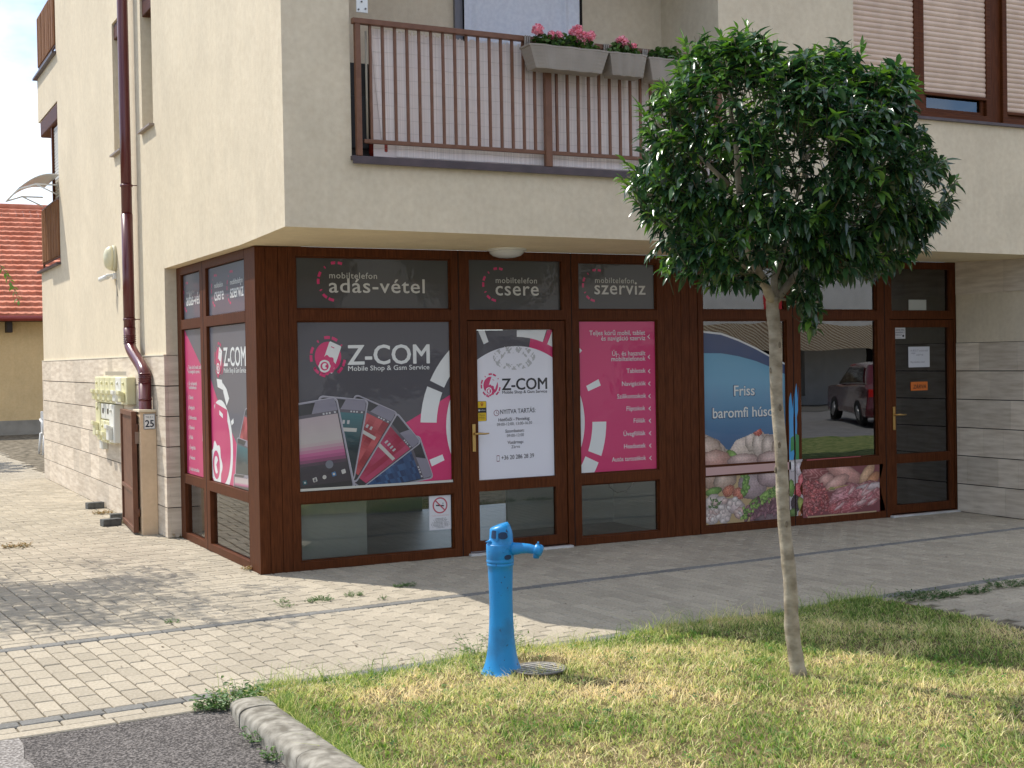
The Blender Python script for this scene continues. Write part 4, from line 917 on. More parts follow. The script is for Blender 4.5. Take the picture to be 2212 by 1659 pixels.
for _ in range(60):
    q_=rf_.random(); a_=4.80+.5*q_+rf_.gauss(0,.02); z_=.12+.27*q_**.8+rf_.gauss(0,.022); Lc2.append((a_,z_,rf_.uniform(.012,.028),rf_.uniform(.010,.02),rf_.uniform(0,180),rf_.choice([(.17,.30,.06),(.25,.38,.09),(.09,.18,.04)]),(.3,.4,.15)))
for _ in range(26): Lc2.append((rf_.uniform(4.40,4.80),rf_.uniform(.11,.32),rf_.uniform(.025,.05),rf_.uniform(.02,.035),rf_.uniform(-40,40),rf_.choice([(.56,.47,.43),(.60,.53,.49),(.52,.38,.34)]),(.4,.38,.36)))
for _ in range(14): Lc2.append((rf_.uniform(4.42,4.56),rf_.uniform(.24,.33),rf_.uniform(.012,.03),.008,rf_.uniform(0,180),(.08,.15,.04),(.1,.2,.05)))
for _ in range(12): Lc2.append((rf_.uniform(4.82,4.90),rf_.uniform(.36,.56),.025,.02,rf_.uniform(0,180),(.14,.27,.06),(.3,.4,.15)))
T.grid(4.379,5.367,.072,.60,150,80,blobs((.45,.33,.17),Lc2),1.2)
T.poly([(4.379,.554),(5.367,.556),(5.367,.646),(4.379,.640)],(.55,.33,.31),3)
T.poly([(4.46,.565),(4.70,.575),(4.66,.635),(4.44,.632)],(.58,.38,.34),4); T.poly([(4.80,.56),(4.88,.56),(4.84,.645),(4.78,.645)],(.16,.28,.06),4)
T.done('window_poster','blue butcher poster reading Friss baromfi húsok above poultry and vegetables','window poster')
# sill film over the sash rail and torn strip over the mullions
T=Print('F',-.002,(4.34,5.70,.0,1.6))
T.poly([(4.373,.558),(5.40,.566),(5.40,.640),(4.373,.636)],(.56,.35,.33),0)
for a0,a1,zt_,jag in ((5.378,5.442,1.33,.1),(5.456,5.505,1.42,.14)):
    pts=[(a0,.66)]; 
    left=[(a0+.006*random.random(),z_) for z_ in np.linspace(.66,zt_-.12,9)]; pts=left+[(a0+.012,zt_-.05),((a0+a1)/2,zt_),(a1-.012,zt_-.16),(a1,zt_-.03)]+[(a1-.010*random.random()-(.02 if a0>5.45 and .8<z_<1.1 else 0),z_) for z_ in np.linspace(zt_-.2,.66,9)]
    T.poly(pts,(.045,.30,.62),0,False)
T.poly([(5.395,.74),(5.44,.76),(5.44,.90),(5.40,.88)],(.03,.22,.07),1,False); T.poly([(5.46,.66),(5.50,.66),(5.503,.90),(5.46,.92)],(.03,.22,.07),1,False)
T.grid(5.378,5.56,.10,.66,28,80,blobs((.50,.45,.46),[(5.42,.60,.05,.06,0,(.62,.58,.6),(.3,.3,.3)),(5.5,.57,.05,.07,0,(.60,.52,.55),(.3,.3,.3)),(5.53,.42,.05,.10,0,(.50,.05,.07),(.5,.3,.3)),(5.48,.35,.05,.08,0,(.45,.04,.06),(.4,.2,.2)),(5.40,.38,.04,.09,0,GR,(.2,.3,.1)),(5.45,.22,.06,.09,0,(.05,.03,.04),(0,0,0)),(5.53,.2,.05,.09,20,(.25,.3,.06),(.3,.3,.1)),(5.42,.13,.05,.05,0,(.07,.13,.03),(.2,.3,.1)),(5.5,.12,.02,.03,0,(.5,.2,.1),(.2,.2,.1))]),0,lambda A,Bz:((A<5.442)|(A>5.456))&(A<5.53+.02*np.sin(Bz*30)))
T.done('torn_film','torn bright blue and meat printed film on the mullion behind the tree','torn film')
T=Print('F',.0005,(5.537,6.66,.066,.575))
Lm=[(5.70,.52,.20,.09,0,(.23,.06,.06),(.3,.15,.15)),(6.08,.50,.27,.085,-22,(.52,.26,.22),(.35,.25,.22)),(6.38,.47,.14,.06,45,(.55,.33,.20),(.3,.25,.15)),(6.45,.40,.12,.06,40,(.45,.20,.10),(.3,.2,.1)),(5.85,.44,.10,.06,10,(.52,.28,.24),(.4,.3,.26)),(5.98,.40,.17,.065,22,(.56,.31,.26),(.4,.32,.28)),
 (5.63,.36,.11,.09,0,(.34,.05,.05),(.4,.2,.2)),(5.70,.30,.10,.08,20,(.30,.045,.05),(.4,.2,.2)),(5.60,.20,.08,.10,0,(.26,.04,.045),(.3,.15,.15)),(5.78,.22,.11,.09,0,(.30,.05,.05),(.4,.2,.2)),(6.35,.26,.30,.13,8,(.40,.13,.14),(.4,.3,.3)),(6.08,.26,.22,.11,22,(.44,.16,.18),(.4,.3,.32)),(6.13,.16,.24,.08,5,(.36,.085,.10),(.25,.12,.13)),(6.45,.34,.22,.035,3,(.52,.42,.42),(.2,.2,.2)),(5.95,.14,.10,.06,0,(.35,.07,.08),(.2,.1,.1)),(5.92,.345,.04,.015,0,GR,(.2,.3,.1)),(6.0,.355,.16,.007,6,(.40,.28,.10),(.2,.2,.1))]
for _ in range(90):
    a_=rf_.uniform(5.56,5.86); z_=rf_.uniform(.10,.44-.5*max(0,a_-5.72)); Lm.append((a_,z_,rf_.uniform(.018,.04),rf_.uniform(.012,.024),rf_.uniform(0,180),rf_.choice([(.34,.05,.055),(.26,.035,.045),(.42,.08,.08),(.18,.03,.035)]),(.5,.28,.28)))
for _ in range(34):
    a_=rf_.uniform(5.95,6.5); z_=rf_.uniform(.15,.34); Lm.append((a_,z_,rf_.uniform(.04,.10),rf_.uniform(.010,.022),rf_.uniform(8,50),rf_.choice([(.46,.20,.21),(.40,.11,.13),(.56,.36,.35)]),(.45,.36,.36)))
T.grid(5.543,6.552,.072,.56,180,90,blobs((.20,.06,.07),Lm),0)
T.grid(5.60,6.5,.070,.084,20,1,lambda A,Bz:np.stack([.45+0*A,.34+0*A,.20+0*A],-1),1)
T.grid(6.552,6.625,.075,.56,12,50,blobs((.42,.06,.09),[(6.57,.5,.04,.08,0,GR,(.2,.4,.1)),(6.59,.43,.03,.06,0,(.25,.38,.08),(.2,.3,.1)),(6.59,.36,.04,.02,0,(.6,.58,.5),(.2,.2,.2)),(6.6,.22,.03,.05,0,(.06,.02,.03),(0,0,0)),(6.6,.13,.04,.04,0,(.6,.2,.25),(.3,.3,.3))]),1,lambda A,Bz:A<6.575+.03*np.sin(Bz*11+1.2)+.02*(Bz<.34))
T.poly([(5.60,.643),(6.30,.650),(6.30,.656),(5.60,.652)],(.50,.10,.12),2,False)
T.done('window_poster','meat poster with raw sausages and red cuts across the low pane','window poster')
# papers on the right door
T=Print('F',.032,(6.80,6.955,1.851,1.966)); T.bg((.62,.62,.62))
for s_,z_,h_ in (('E HAVER ÁRUL',1.934,.016),('HAVIRÉVELT',1.908,.016),('TOROLT',1.883,.014)): T.text(s_,6.808,6.945-(.04 if h_<.016 else 0),z_,h_,(.03,.05,.08),2,.035)
T.disc((6.925,1.880),.013,BK,2); T.text('www.mediacenter.hu',6.808,6.90,1.862,.007,(.2,.2,.2),2)
T.done('sticker','small white sticker in the top left corner of the right hand door','sticker',m=m_paper)
T=Print('F',.032,(6.994,7.292,1.549,1.765)); T.bg((.60,.62,.66))
for k,(s_,a,b,z_) in enumerate((('A BOLT csütörtök',7.02,7.27,1.715),('nap',7.03,7.09,1.690),('zárva',7.10,7.20,1.672),('Meg élesítése miatt',7.02,7.22,1.595))): T.text(s_,a,b,z_,.020,(.22,.22,.27),2,.0,shear=.3)
T.done('paper_notice','white handwritten sheet taped inside the right hand door','notice',m=m_paper)
T=Print('F',.032,(7.022,7.259,1.304,1.396)); T.bg((.62,.17,.035)); T.text('ZÁRVA',7.055,7.235,1.325,.040,(.03,.02,.02),2,.035,shear=.15)
T.done('closed_sign','small orange ZÁRVA sign on the right hand door glass','sign',m=m_paper)
T=Print('F',.034,(7.007,7.254,2.149,2.258)); T.bg((.45,.48,.45)); T.done('paper_sheet','blank pale sheet in the transom above the right hand door','paper',m=m_paper)

# ================================================================ FIXTURES
def lampdome(c,rx,rz,depth,name_parent,axis): pass
# soffit lamp
lp=thing('ceiling_lamp',(2.15,-.27,2.66),'round white ceiling lamp under the overhang above the door','lamp')
t=MB(); t.lathe([(.165,0),(.17,-.01),(.17,-.03),(.155,-.034)],(2.14,-.27,2.668),36); P(t,'lamp_base',mat('lamp_white',(.72,.70,.62),.4),lp)
t=MB(); t.lathe([(.155,-.03),(.148,-.05),(.12,-.075),(.07,-.09),(.0,-.094)],(2.14,-.27,2.668),36); P(t,'lamp_glass',mat('lamp_opal',(.66,.66,.62),.25,**{'Coat Weight':.5}),lp)
# wall lamp on left wall
c_=at(238,558,'X',E-.06)
wl=thing('wall_lamp',c_,'oval cream bulkhead lamp on the sunlit left wall','lamp')
t=MB(); Mx=Matrix.Rotation(R(-90),3,'Y'); t.lathe([(.15,-.06),(.15,-.03),(.145,-.02)],c_,28,Mx,sx=1.0,sy=.72); P(t,'lamp_base',mat('lamp_base_cream',(.6,.57,.42),.5),wl)
t=MB(); t.lathe([(.143,-.02),(.137,.015),(.11,.05),(.06,.07),(0,.076)],c_,28,Mx,sx=1.0,sy=.72); P(t,'lamp_glass',mat('lamp_yellowed',(.72,.68,.47),.3),wl)
c2=at(236,600,'X',E-.06)
sc=thing('security_camera',c2,'small white camera bracket just below the oval wall lamp','camera')
t=MB(); t.tube([(E,c2.y-.05,c2.z+.03),(E-.10,c2.y-.03,c2.z+.02)],.022,10); t.box(E-.03,E,c2.y-.12,c2.y+.02,c2.z-.02,c2.z+.05); P(t,'bracket',mat('white_plastic',(.75,.74,.70),.4),sc,bevel=.004)
t=MB(); t.tube([(E-.08,c2.y-.02,c2.z+.01),(E-.14,c2.y+.12,c2.z-.015)],[.028,.030],12); P(t,'camera_body',mat('white_plastic2',(.75,.74,.70),.4),sc)
t=MB(); t.tube([(E-.004,c2.y-.12,c2.z-.03),(E-.004,c2.y-.16,c2.z-.22)],.004,6); P(t,'cable',mat('grey_cable',(.3,.28,.25),.6),sc)
# downpipe
XP=E-.10
a=at(268,0,'X',XP); b=at(275,500,'X',XP); c3=at((0+.7837*663)*S,(1000+.7837*440)*S,'X',XP); d3=at((.7837*721)*S,(1000+.7837*600)*S,'X',XP); e3=at((.7837*727)*S,(1000+.7837*748)*S,'X',XP)
ya=b.y
dp=thing('downpipe',(XP,ya,0),'dark red metal downpipe with a kinked lower elbow on the left wall','downpipe')
m_pipe=mat('oxblood_coated_metal',(.10,.008,.010),.28,.6,**{'Coat Weight':.3,'Coat Roughness':.15})
t=MB(); t.tube([(XP,ya,9),(XP,ya,4.2),(XP,ya,3.3)],.056,24); t.tube([(XP,ya,3.32),(XP,ya,c3.z+.05)],.060,24); P(t,'pipe',m_pipe,dp)
t=MB(); pts=[(XP,ya,c3.z+.18)]; N=10
rad=[.064]
for k in range(N+1):
    s_=k/N; pts.append((XP,ya+(d3.y-ya)*(3*s_*s_-2*s_**3)*1.0,c3.z+.02+(d3.z-c3.z-.02)*s_)); rad.append(.060)
pts+=[(XP,d3.y,d3.z-.10)]; rad+=[.062]
t.tube(pts,rad,24)
for k in range(5): z_=c3.z+.10-k*.022; t.lathe([(.060,-.008),(.067,-.002),(.067,.002),(.060,.008)],(XP,ya,z_),24)
for k in range(5): z_=d3.z+.03-k*.022; t.lathe([(.060,-.008),(.068,-.002),(.068,.002),(.060,.008)],(XP,d3.y+.012*(2-k)*0,z_),24)
P(t,'elbow',m_pipe,dp)
t=MB(); t.tube([(XP,d3.y,d3.z-.06),(XP,d3.y,.05)],.064,24); t.tube([(XP,d3.y,d3.z-.24),(XP,d3.y,d3.z-.22)],.068,24); P(t,'lower_pipe',m_pipe,dp)
for z_ in (3.62,2.20):
    t=MB(); t.lathe([(.061,-.012),(.065,-.012),(.065,.012),(.061,.012)],(XP,ya,z_),24); t.tube([(XP+.05,ya-.03,z_),(E,ya-.06,z_)],.005,6); P(t,'pipe_clamp',m_pipe,dp)
# meter boxes
m_cream=noisy('cream_meter_plastic',(.66,.62,.36),(.74,.70,.46),scale=5,rough=.4,spec=.45); m_wht=mat('white_meter_plastic',(.74,.73,.66),.4); m_dk=mat('meter_window',(.08,.07,.06),.3)
X0=E-.025
def mbox(y0,y1,z0,z1,d,m,label,lever=True,win=False):
    c=thing('meter_box',(X0,(y0+y1)/2,z0),label,'meter box','electricity meter boxes on the left wall')
    t=MB(); t.box(X0-d,X0,y0+.004,y1-.004,z0,z1); P(t,'housing',m,c,bevel=.012)
    if lever:
        t=MB(); ym=(y0+y1)/2; w_=(y1-y0)*.24; t.obox((X0-d-.035,ym,z0+(z1-z0)*.40),(.07,0,-.03),(0,w_*2,0),(0,0,.05)); t.box(X0-d-.05,X0-d,ym-w_,ym+w_,z0+.03,z0+(z1-z0)*.38); P(t,'cover_flap',m,c,bevel=.01)
        t=MB(); t.tube([(X0-d-.001,ym,z1-.07),(X0-d-.02,ym,z1-.07)],.018,12); P(t,'knob',m,c)
    if win:
        t=MB(); ym=(y0+y1)/2; t.box(X0-d-.004,X0-d,ym-.04,ym+.04,z0+.07,z0+.13); P(t,'meter_window',m_dk,c)
    return c
ys=np.linspace(6.02,4.10,7); nm=('first','second','third','fourth','fifth','sixth')
for k in range(6):
    m_=m_wht if k==4 else m_cream
    mbox(ys[k+1],ys[k],1.285,1.585,.10,m_,('white' if k==4 else 'cream')+' meter box, %s from the left in the top row'%nm[k])
mbox(5.72,6.02,.86,1.28,.10,m_cream,'tall cream meter box at the left end below the top row')
for k,(a,b) in enumerate(((5.42,5.70),(5.12,5.40),)): mbox(a,b,1.09,1.275,.09,m_wht,'small white box, %s of the two with dark windows'%('left' if k==0 else 'right'),False,True)
mbox(4.80,5.10,.84,1.275,.11,m_wht,'tall white meter box half hidden by the gate')
for k,(a,b) in enumerate(((5.42,5.70),(5.12,5.40))): mbox(a,b,.82,1.08,.10,m_cream,'cream meter box in the bottom row, %s one'%('left' if k==0 else 'right'))
mbox(5.78,5.98,.72,.85,.07,m_wht,'smallest white box at the bottom left of the meters',False)
# gate pillar
m_pil=stucco_mat('pillar_render',(.66,.49,.32),(.72,.54,.36),.25)
pl=thing('gate_pillar',(-.2,3.25,0),'square tan rendered gate pillar against the stone wall','pillar')
t=MB(); t.box(-.295,E-.026,3.13,3.42,-.02,1.235); P(t,'shaft',m_pil,pl,bevel=.006)
t=MB(); t.box(-.307,E-.026,3.115,3.435,1.236,1.262); P(t,'cap',mat('pillar_cap',(.66,.56,.40),.8),pl,bevel=.005)
T=Print('F',3.122,(-.268,-.140,1.04,1.235)); c_=(-.2045,1.142)
T.rrect(c_,.118,.158,0,(.02,.025,.05),0,.10); T.rrect(c_,.110,.150,0,(.76,.75,.72),1,.09); T.rrect(c_,.102,.142,0,(.02,.025,.05),2,.08); T.rrect(c_,.097,.137,0,(.76,.75,.72),3,.07)
T.text('Tildy Z. u.',-.243,-.166,1.182,.014,BK,5,.015); T.text('25',-.246,-.163,1.088,.068,(.015,.02,.04),5,.055)
hn=T.done('house_number_sign','white enamel plate reading Tildy Z. u. 25 on the gate pillar','house number',m=m_paper)
t=MB(); t.box(-.263,-.146,3.1225,3.1299,1.063,1.221); setp(t.build('backing_plate',mat('enamel_edge',(.7,.7,.68),.3)),hn)
# gate leaf
gt=thing('gate',(-.37,3.15,0),'narrow brown sheet metal gate leaf standing open beside the pillar','gate')
A=Vector((-.345,3.19,0)); Bv=Vector((-.245,4.30,0)); dv=(Bv-A).normalized(); nv=Vector((-dv.y,dv.x,0)); Lg=(Bv-A).length
m_gate=noisy('gate_brown_paint',(.12,.05,.028),(.17,.075,.04),scale=10,rough=.5)
def gb(mb,s0,s1,z0,z1,th): mb.obox(A+dv*(s0+s1)/2+Vector((0,0,(z0+z1)/2)),dv*(s1-s0),nv*th,(0,0,z1-z0))
t=MB(); gb(t,0,.05,.02,1.245,.05); gb(t,Lg-.05,Lg,.02,1.245,.05); gb(t,.05,Lg-.05,1.195,1.245,.05); gb(t,.05,Lg-.05,.02,.07,.05); gb(t,.05,Lg-.05,.42,.46,.05); P(t,'frame',m_gate,gt,bevel=.003)
t=MB(); gb(t,.05,Lg-.05,.07,.42,.012); P(t,'panel',m_gate,gt); t=MB(); gb(t,.05,Lg-.05,.46,1.195,.012); P(t,'panel',m_gate,gt)
t=MB(); t.obox(A+dv*.03+Vector((.03,-.02,.98)),(.05,0,0),(0,.03,0),(0,0,.12)); P(t,'lock',mat('lock_steel',(.3,.25,.2),.4,metal=.8),gt)
for z_ in (.22,1.08):
    t=MB(); t.tube([A+Vector((.03,-.0,z_-.04)),A+Vector((.03,-.0,z_+.04))],.012,10); P(t,'hinge',m_gate,gt)
# loose paving blocks
for k,(x_,y_,r_,lb) in enumerate(((-.42,4.15,10,'loose dark grey paving block lying nearest the gate'),(-.24,4.62,-5,'dark paving block standing against the wall just behind the gate'),(-.26,6.05,8,'loose dark block at the wall foot below the meters'))):
    t=MB(); M_=Matrix.Rotation(R(r_),4,'Z'); t.box(-.10,.10,-.055,.055,0,.075,M=M_); o=t.build('paving_block',noisy('dark_block%d'%k,(.085,.085,.08),(.15,.15,.14),scale=20,rough=.95),bevel=.006); o.location=(x_,y_,.0); tag(o,lb,'paving block','loose paving blocks by the wall')
# awning at the left loggia
aw=thing('awning',(E,10,4.2),'small white curved plastic canopy sticking out beside the left balcony','awning')
t=MB(); V=[];n=10
for j in range(9):
    yy=9.35+j*(1.5/8)
    for i in range(n+1):
        s_=i/n; V.append((E+.02-.55*s_, yy, 4.33+.13*math.sin(math.pi*.62*(1-s_)+.15)-.12*s_**2))
t.add(V,[(j*(n+1)+i,j*(n+1)+i+1,(j+1)*(n+1)+i+1,(j+1)*(n+1)+i) for j in range(8) for i in range(n)],sm=True)
o=P(t,'canopy',attrmat('canopy_plastic',.35,.5) if False else mat('canopy_plastic',(.72,.74,.76),.3),aw); md=o.modifiers.new('s','SOLIDIFY'); md.thickness=.008
t=MB()
for yy in (9.35,10.85): t.tube([(E,yy,4.30),(E-.3,yy,4.30),(E-.53,yy,4.22)],.012,8); t.tube([(E,yy,4.16),(E-.3,yy,4.30)],.010,8)
t.tube([(E-.53,9.35,4.22),(E-.53,10.85,4.22)],.012,8)
P(t,'frame',mat('awning_frame',(.7,.72,.72),.4),aw)

# ================================================================ FLOWER BOXES
m_leaf=attrmat('foliage',.45,.4,trans=.25); m_petal=attrmat('petals',.6,.2,trans=.3)
def leafcloud(mb,c,r,n,size,cols,up=.3,rr=random):
    for _ in range(n):
        while True:
            p=Vector((rr.uniform(-1,1),rr.uniform(-1,1),rr.uniform(-1,1)))
            if p.length<1: break
        p=Vector((c[0]+p.x*r[0],c[1]+p.y*r[1],c[2]+p.z*r[2])); nrm=Vector((rr.gauss(0,.6),rr.gauss(-.3,.6),rr.gauss(.7,.4))).normalized()
        a=nrm.orthogonal().normalized(); th=rr.uniform(0,6.28); a=Matrix.Rotation(th,3,nrm)@a; b=nrm.cross(a); s_=size*rr.uniform(.6,1.3)
        k=7; vs=[p]+[p+(a*math.cos(6.283*i/k)+b*math.sin(6.283*i/k))*s_*(1+.15*(i%2))+nrm*s_*.2 for i in range(k)]
        cc=rr.choice(cols); f=rr.uniform(.75,1.25); mb.add(vs,[(0,1+i,1+(i+1)%k) for i in range(k)],0,tuple(x*f for x in cc))
m_planter=noisy('taupe_plastic_planter',(.27,.235,.195),(.32,.28,.235),scale=4,rough=.5,spec=.4)
GCOL=[(.05,.11,.02),(.08,.16,.03),(.11,.19,.05),(.04,.08,.02)]
def flowerbox(x0,x1,z,blooms,label,pink=((.86,.40,.48),(.90,.52,.58),(.74,.26,.34))):
    yc=D-.15; fb=thing('flower_box',((x0+x1)/2,yc,z),label,'flower box','flower boxes hung on the balcony rail')
    t=MB(); n=26; H=.165; rows=12; V=[]
    # wavy front wall planter: outline (top) shrinks towards the bottom
    def outline(f,zz):
        pts=[]; w_=(x1-x0)/2*f; d=.085*f
        for i in range(n+1): s_=-1+2*i/n; pts.append(((x0+x1)/2+w_*s_, yc-d-.008*math.cos(s_*math.pi*3), zz))
        for i in range(n+1): s_=1-2*i/n; pts.append(((x0+x1)/2+w_*s_, yc+d, zz))
        return pts
    m=2*(n+1)
    for j in range(rows+1):
        u=j/rows; f=.84+.16*u+ (.006 if j%2 else 0); V+=outline(f,z+H*u)
    V+=outline(1.03,z+H+.002); V+=outline(1.03,z+H+.016); V+=outline(.95,z+H+.016); V+=outline(.93,z+H-.03)
    R_=rows+5; t.add(V,[(j*m+i,j*m+(i+1)%m,(j+1)*m+(i+1)%m,(j+1)*m+i) for j in range(R_-1) for i in range(m)]+[tuple(range(m))[::-1],tuple((R_-1)*m+i for i in range(m))],sm=False)
    P(t,'planter',m_planter,fb)
    for hx in ((x0+.06),(x1-.06)):
        t=MB()
        for dx in (-.018,0,.018): t.tube([(hx+dx,yc+.085,z+.12),(hx+dx,yc+.088,z+.22),(hx+dx,D-.07,z+.275),(hx+dx,D-.02,z+.272),(hx+dx,D+.005,z+.20)],.008,8)
        P(t,'hook',m_planter,fb)
    t=MB(); rr=random.Random(int(x0*100)); leafcloud(t,((x0+x1)/2,yc,z+H+.045),((x1-x0)*.45,.082,.085),int(520*(x1-x0)/.7),.018,GCOL,rr=rr)
    for bx_,bz,_ in blooms: t.tube([(bx_,yc,z+H),(bx_+.01,yc-.01,bz)],.0025,5,col=(.1,.18,.05))
    P(t,'foliage',m_leaf,fb,usecol=True)
    for bx_,bz,br in blooms:
        t=MB(); leafcloud(t,(bx_,yc-.02,bz+.014),(br*1.4,br*1.3,br*1.25),180,.0100,pink,rr=rr); P(t,'blossom',m_petal,fb,usecol=True)
flowerbox(1.80,2.50,3.955,[(1.90,4.245,.035),(2.02,4.215,.026),(2.075,4.21,.032),(2.235,4.255,.036),(2.26,4.285,.026),(2.305,4.235,.03),(2.29,4.20,.032),(2.37,4.235,.034),(2.28,4.115,.022)],'longest flower box with four clumps of pink geraniums')
flowerbox(2.52,2.86,3.955,[(2.66,4.225,.036),(2.70,4.205,.028),(2.76,4.19,.028)],'short middle flower box with one pink geranium')
flowerbox(2.89,3.36,3.945,[(3.36,4.17,.02)],'flower box without pink blooms half hidden by the tree',((.45,.03,.04),(.5,.05,.06)))

# ================================================================ WATER PUMP
pc_=at(1103,1459,'Z',.02); PX,PY=pc_.x,pc_.y+.10
m_blue=noisy('blue_enamel_paint',(.001,.215,.52),(.002,.25,.59),scale=7,rough=.42,bump=.25,bscale=70,spec=.5,lo=.3,hi=.7,bdist=.003,**{'Coat Weight':.12,'Coat Roughness':.3})
n_,l_,b_=nodes(m_blue)
src_=b_.inputs['Base Color'].links[0].from_socket; t_=n_.new('ShaderNodeTexCoord')
for sc_,lo_,hi_,cc_ in ((38,.66,.69,(.012,.045,.10,1)),(16,.70,.73,(.10,.055,.03,1)),(6,.50,.75,(.015,.13,.30,1))):
    q_=n_.new('ShaderNodeTexNoise'); q_.inputs['Scale'].default_value=sc_; q_.inputs['Detail'].default_value=7; l_(t_.outputs['Object'],q_.inputs['Vector'])
    mr_=n_.new('ShaderNodeMapRange'); mr_.inputs[1].default_value=lo_; mr_.inputs[2].default_value=hi_; l_(q_.outputs[0],mr_.inputs[0])
    mx_=n_.new('ShaderNodeMix'); mx_.data_type='RGBA'; mx_.inputs[7].default_value=cc_; l_(mr_.outputs[0],mx_.inputs[0]); l_(src_,mx_.inputs[6]); src_=mx_.outputs[2]
l_(src_,b_.inputs['Base Color'])
pu=thing('water_pump',(PX,PY,0),'bright blue cast iron street water pump standing in the grass','water pump')
K=1.0
def prof(lst): return [(r,h) for r,h in lst]
t=MB(); t.lathe([(.116,-.03),(.118,.010),(.116,.018),(.110,.022),(.100,.045),(.090,.075),(.081,.115),(.075,.155),(.070,.21),(.066,.28),(.0635,.36),(.063,.43),(.0645,.50),(.067,.56),(.069,.592),(.0715,.594),(.0725,.60),(.0725,.612)],(PX,PY,0),48); P(t,'column',m_blue,pu)
t=MB(); t.lathe([(.0735,.613),(.0745,.617),(.0745,.626),(.0725,.630),(.0735,.634),(.0745,.66),(.0745,.708),(.073,.712)],(PX,PY,0),48); P(t,'collar',m_blue,pu)
# hood: stacked rings leaning to the right, slanted top
rt=Vector((_r2[0],_r2[1],0)).normalized(); fw=Vector((-rt.y,rt.x,0))
t=MB(); n=40; V=[]
rings=[(.073,0,.710,0),(.068,.003,.722,0),(.064,.007,.735,0.0),(.0625,.007,.760,.0),(.0605,.006,.780,.04),(.0560,.002,.798,.16),(.047,-.003,.812,.34)]
for r_,off,h,tilt in rings:
    for k in range(n):
        th=2*math.pi*k/n; V.append(Vector((PX,PY,h+ (r_*math.cos(th))*tilt))+rt*(off+r_*math.cos(th))+fw*(r_*math.sin(th)))
F=[(i*n+k,i*n+(k+1)%n,(i+1)*n+(k+1)%n,(i+1)*n+k) for i in range(len(rings)-1) for k in range(n)]
t.add(V,F,sm=True); t.f.append(tuple((len(rings)-1)*n+k for k in range(n))); t.mi.append(0); t.c.append((1,1,1)); t.sm.append(False)
P(t,'hood',m_blue,pu)
# finger window and lower port: surface patches coloured as recess shade; bar, triangle mark
vw=Vector((-fw.x,-fw.y,0))
m_recess=mat('recess_shade_blue',(.004,.03,.085),.6)
def onring(ang,r,h,out=0): # ang measured from facing the viewer, + to the right
    dirv=(rt*math.sin(R(ang))+vw*math.cos(R(ang))); return Vector((PX,PY,h))+rt*.009+dirv*(r+out)
t=MB()
def patch(mb,a0,a1,h0,h1,r0,r1,out,m=6,rd=.0,off=True):
    V=[];
    for i in range(m+1):
        for j in range(3):
            a_=a0+(a1-a0)*i/m; hh=h0+(h1-h0)*j/2; e=rd*(abs(2*i/m-1)**3); hh=hh+(e if j==0 else -e if j==2 else 0); rr_=r0+(r1-r0)*(j/2)
            p_=onring(a_,rr_,hh,out); 
            if not off: p_=p_-rt*.009
            V.append(p_)
    mb.add(V,[(i*3+j,(i+1)*3+j,(i+1)*3+j+1,i*3+j+1) for i in range(m) for j in range(2)])
patch(t,-54,-24,.746,.790,.0655,.0605,.0022,rd=.003); P(t,'finger_recess',m_recess,pu); t=MB(); patch(t,-14,30,.744,.782,.0658,.0620,.0022,rd=.010); P(t,'finger_recess',m_recess,pu); t=MB(); patch(t,18,52,.634,.660,.0745,.0745,.0012,rd=.008,off=False)
P(t,'drain_port',m_recess,pu)
t=MB(); patch(t,-24,-14,.738,.792,.0665,.0605,.006); P(t,'guard_bar',m_blue,pu)
t=MB()
tri=[(12,.672),(50,.672),(31,.702)]
for i in range(3):
    a_,b2=tri[i],tri[(i+1)%3]; t.tube([onring(a_[0]+(b2[0]-a_[0])*s_/4,.0745,a_[1]+(b2[1]-a_[1])*s_/4)-rt*.009 for s_ in range(5)],.0022,6)
P(t,'triangle_mark',m_blue,pu)
# left shoulder ledge
t=MB(); t.lathe([(.0,.716),(.03,.726),(.0,.742)],(PX-rt.x*.048+vw.x*.02,PY-rt.y*.048+vw.y*.02,0),20); P(t,'push_button',m_blue,pu)
sd=(rt*.97+vw*.24).normalized()
t=MB(); c0=Vector((PX,PY,.684)); pts=[c0+sd*.055,c0+sd*.085+Vector((0,0,.002)),c0+sd*.12+Vector((0,0,.005)),c0+sd*.16+Vector((0,0,.004)),c0+sd*.19+Vector((0,0,-.002)),c0+sd*.212+Vector((0,0,-.010))]
t.tube(pts,[.038,.034,.029,.026,.024,.025],20,caps=True)
P(t,'spout',m_blue,pu)
t=MB(); e_=c0+sd*.213+Vector((0,0,-.004)); ax=(sd*.85+Vector((0,0,-.25))).normalized(); Mq=ax.to_track_quat('Z','Y').to_matrix()
t.lathe([(.018,-.024),(.030,-.022),(.033,-.008),(.033,.008),(.028,.020),(.0,.024)],e_,24,Mq)
t.tube([e_+Vector((0,0,-.01))+sd*-.012,e_+sd*-.014+Vector((0,0,-.042))],[.019,.017],14); t.obox(e_+Vector((0,0,.035))-sd*.002,sd*.010,fw*.03,(0,0,.018))
P(t,'nozzle',m_blue,pu)
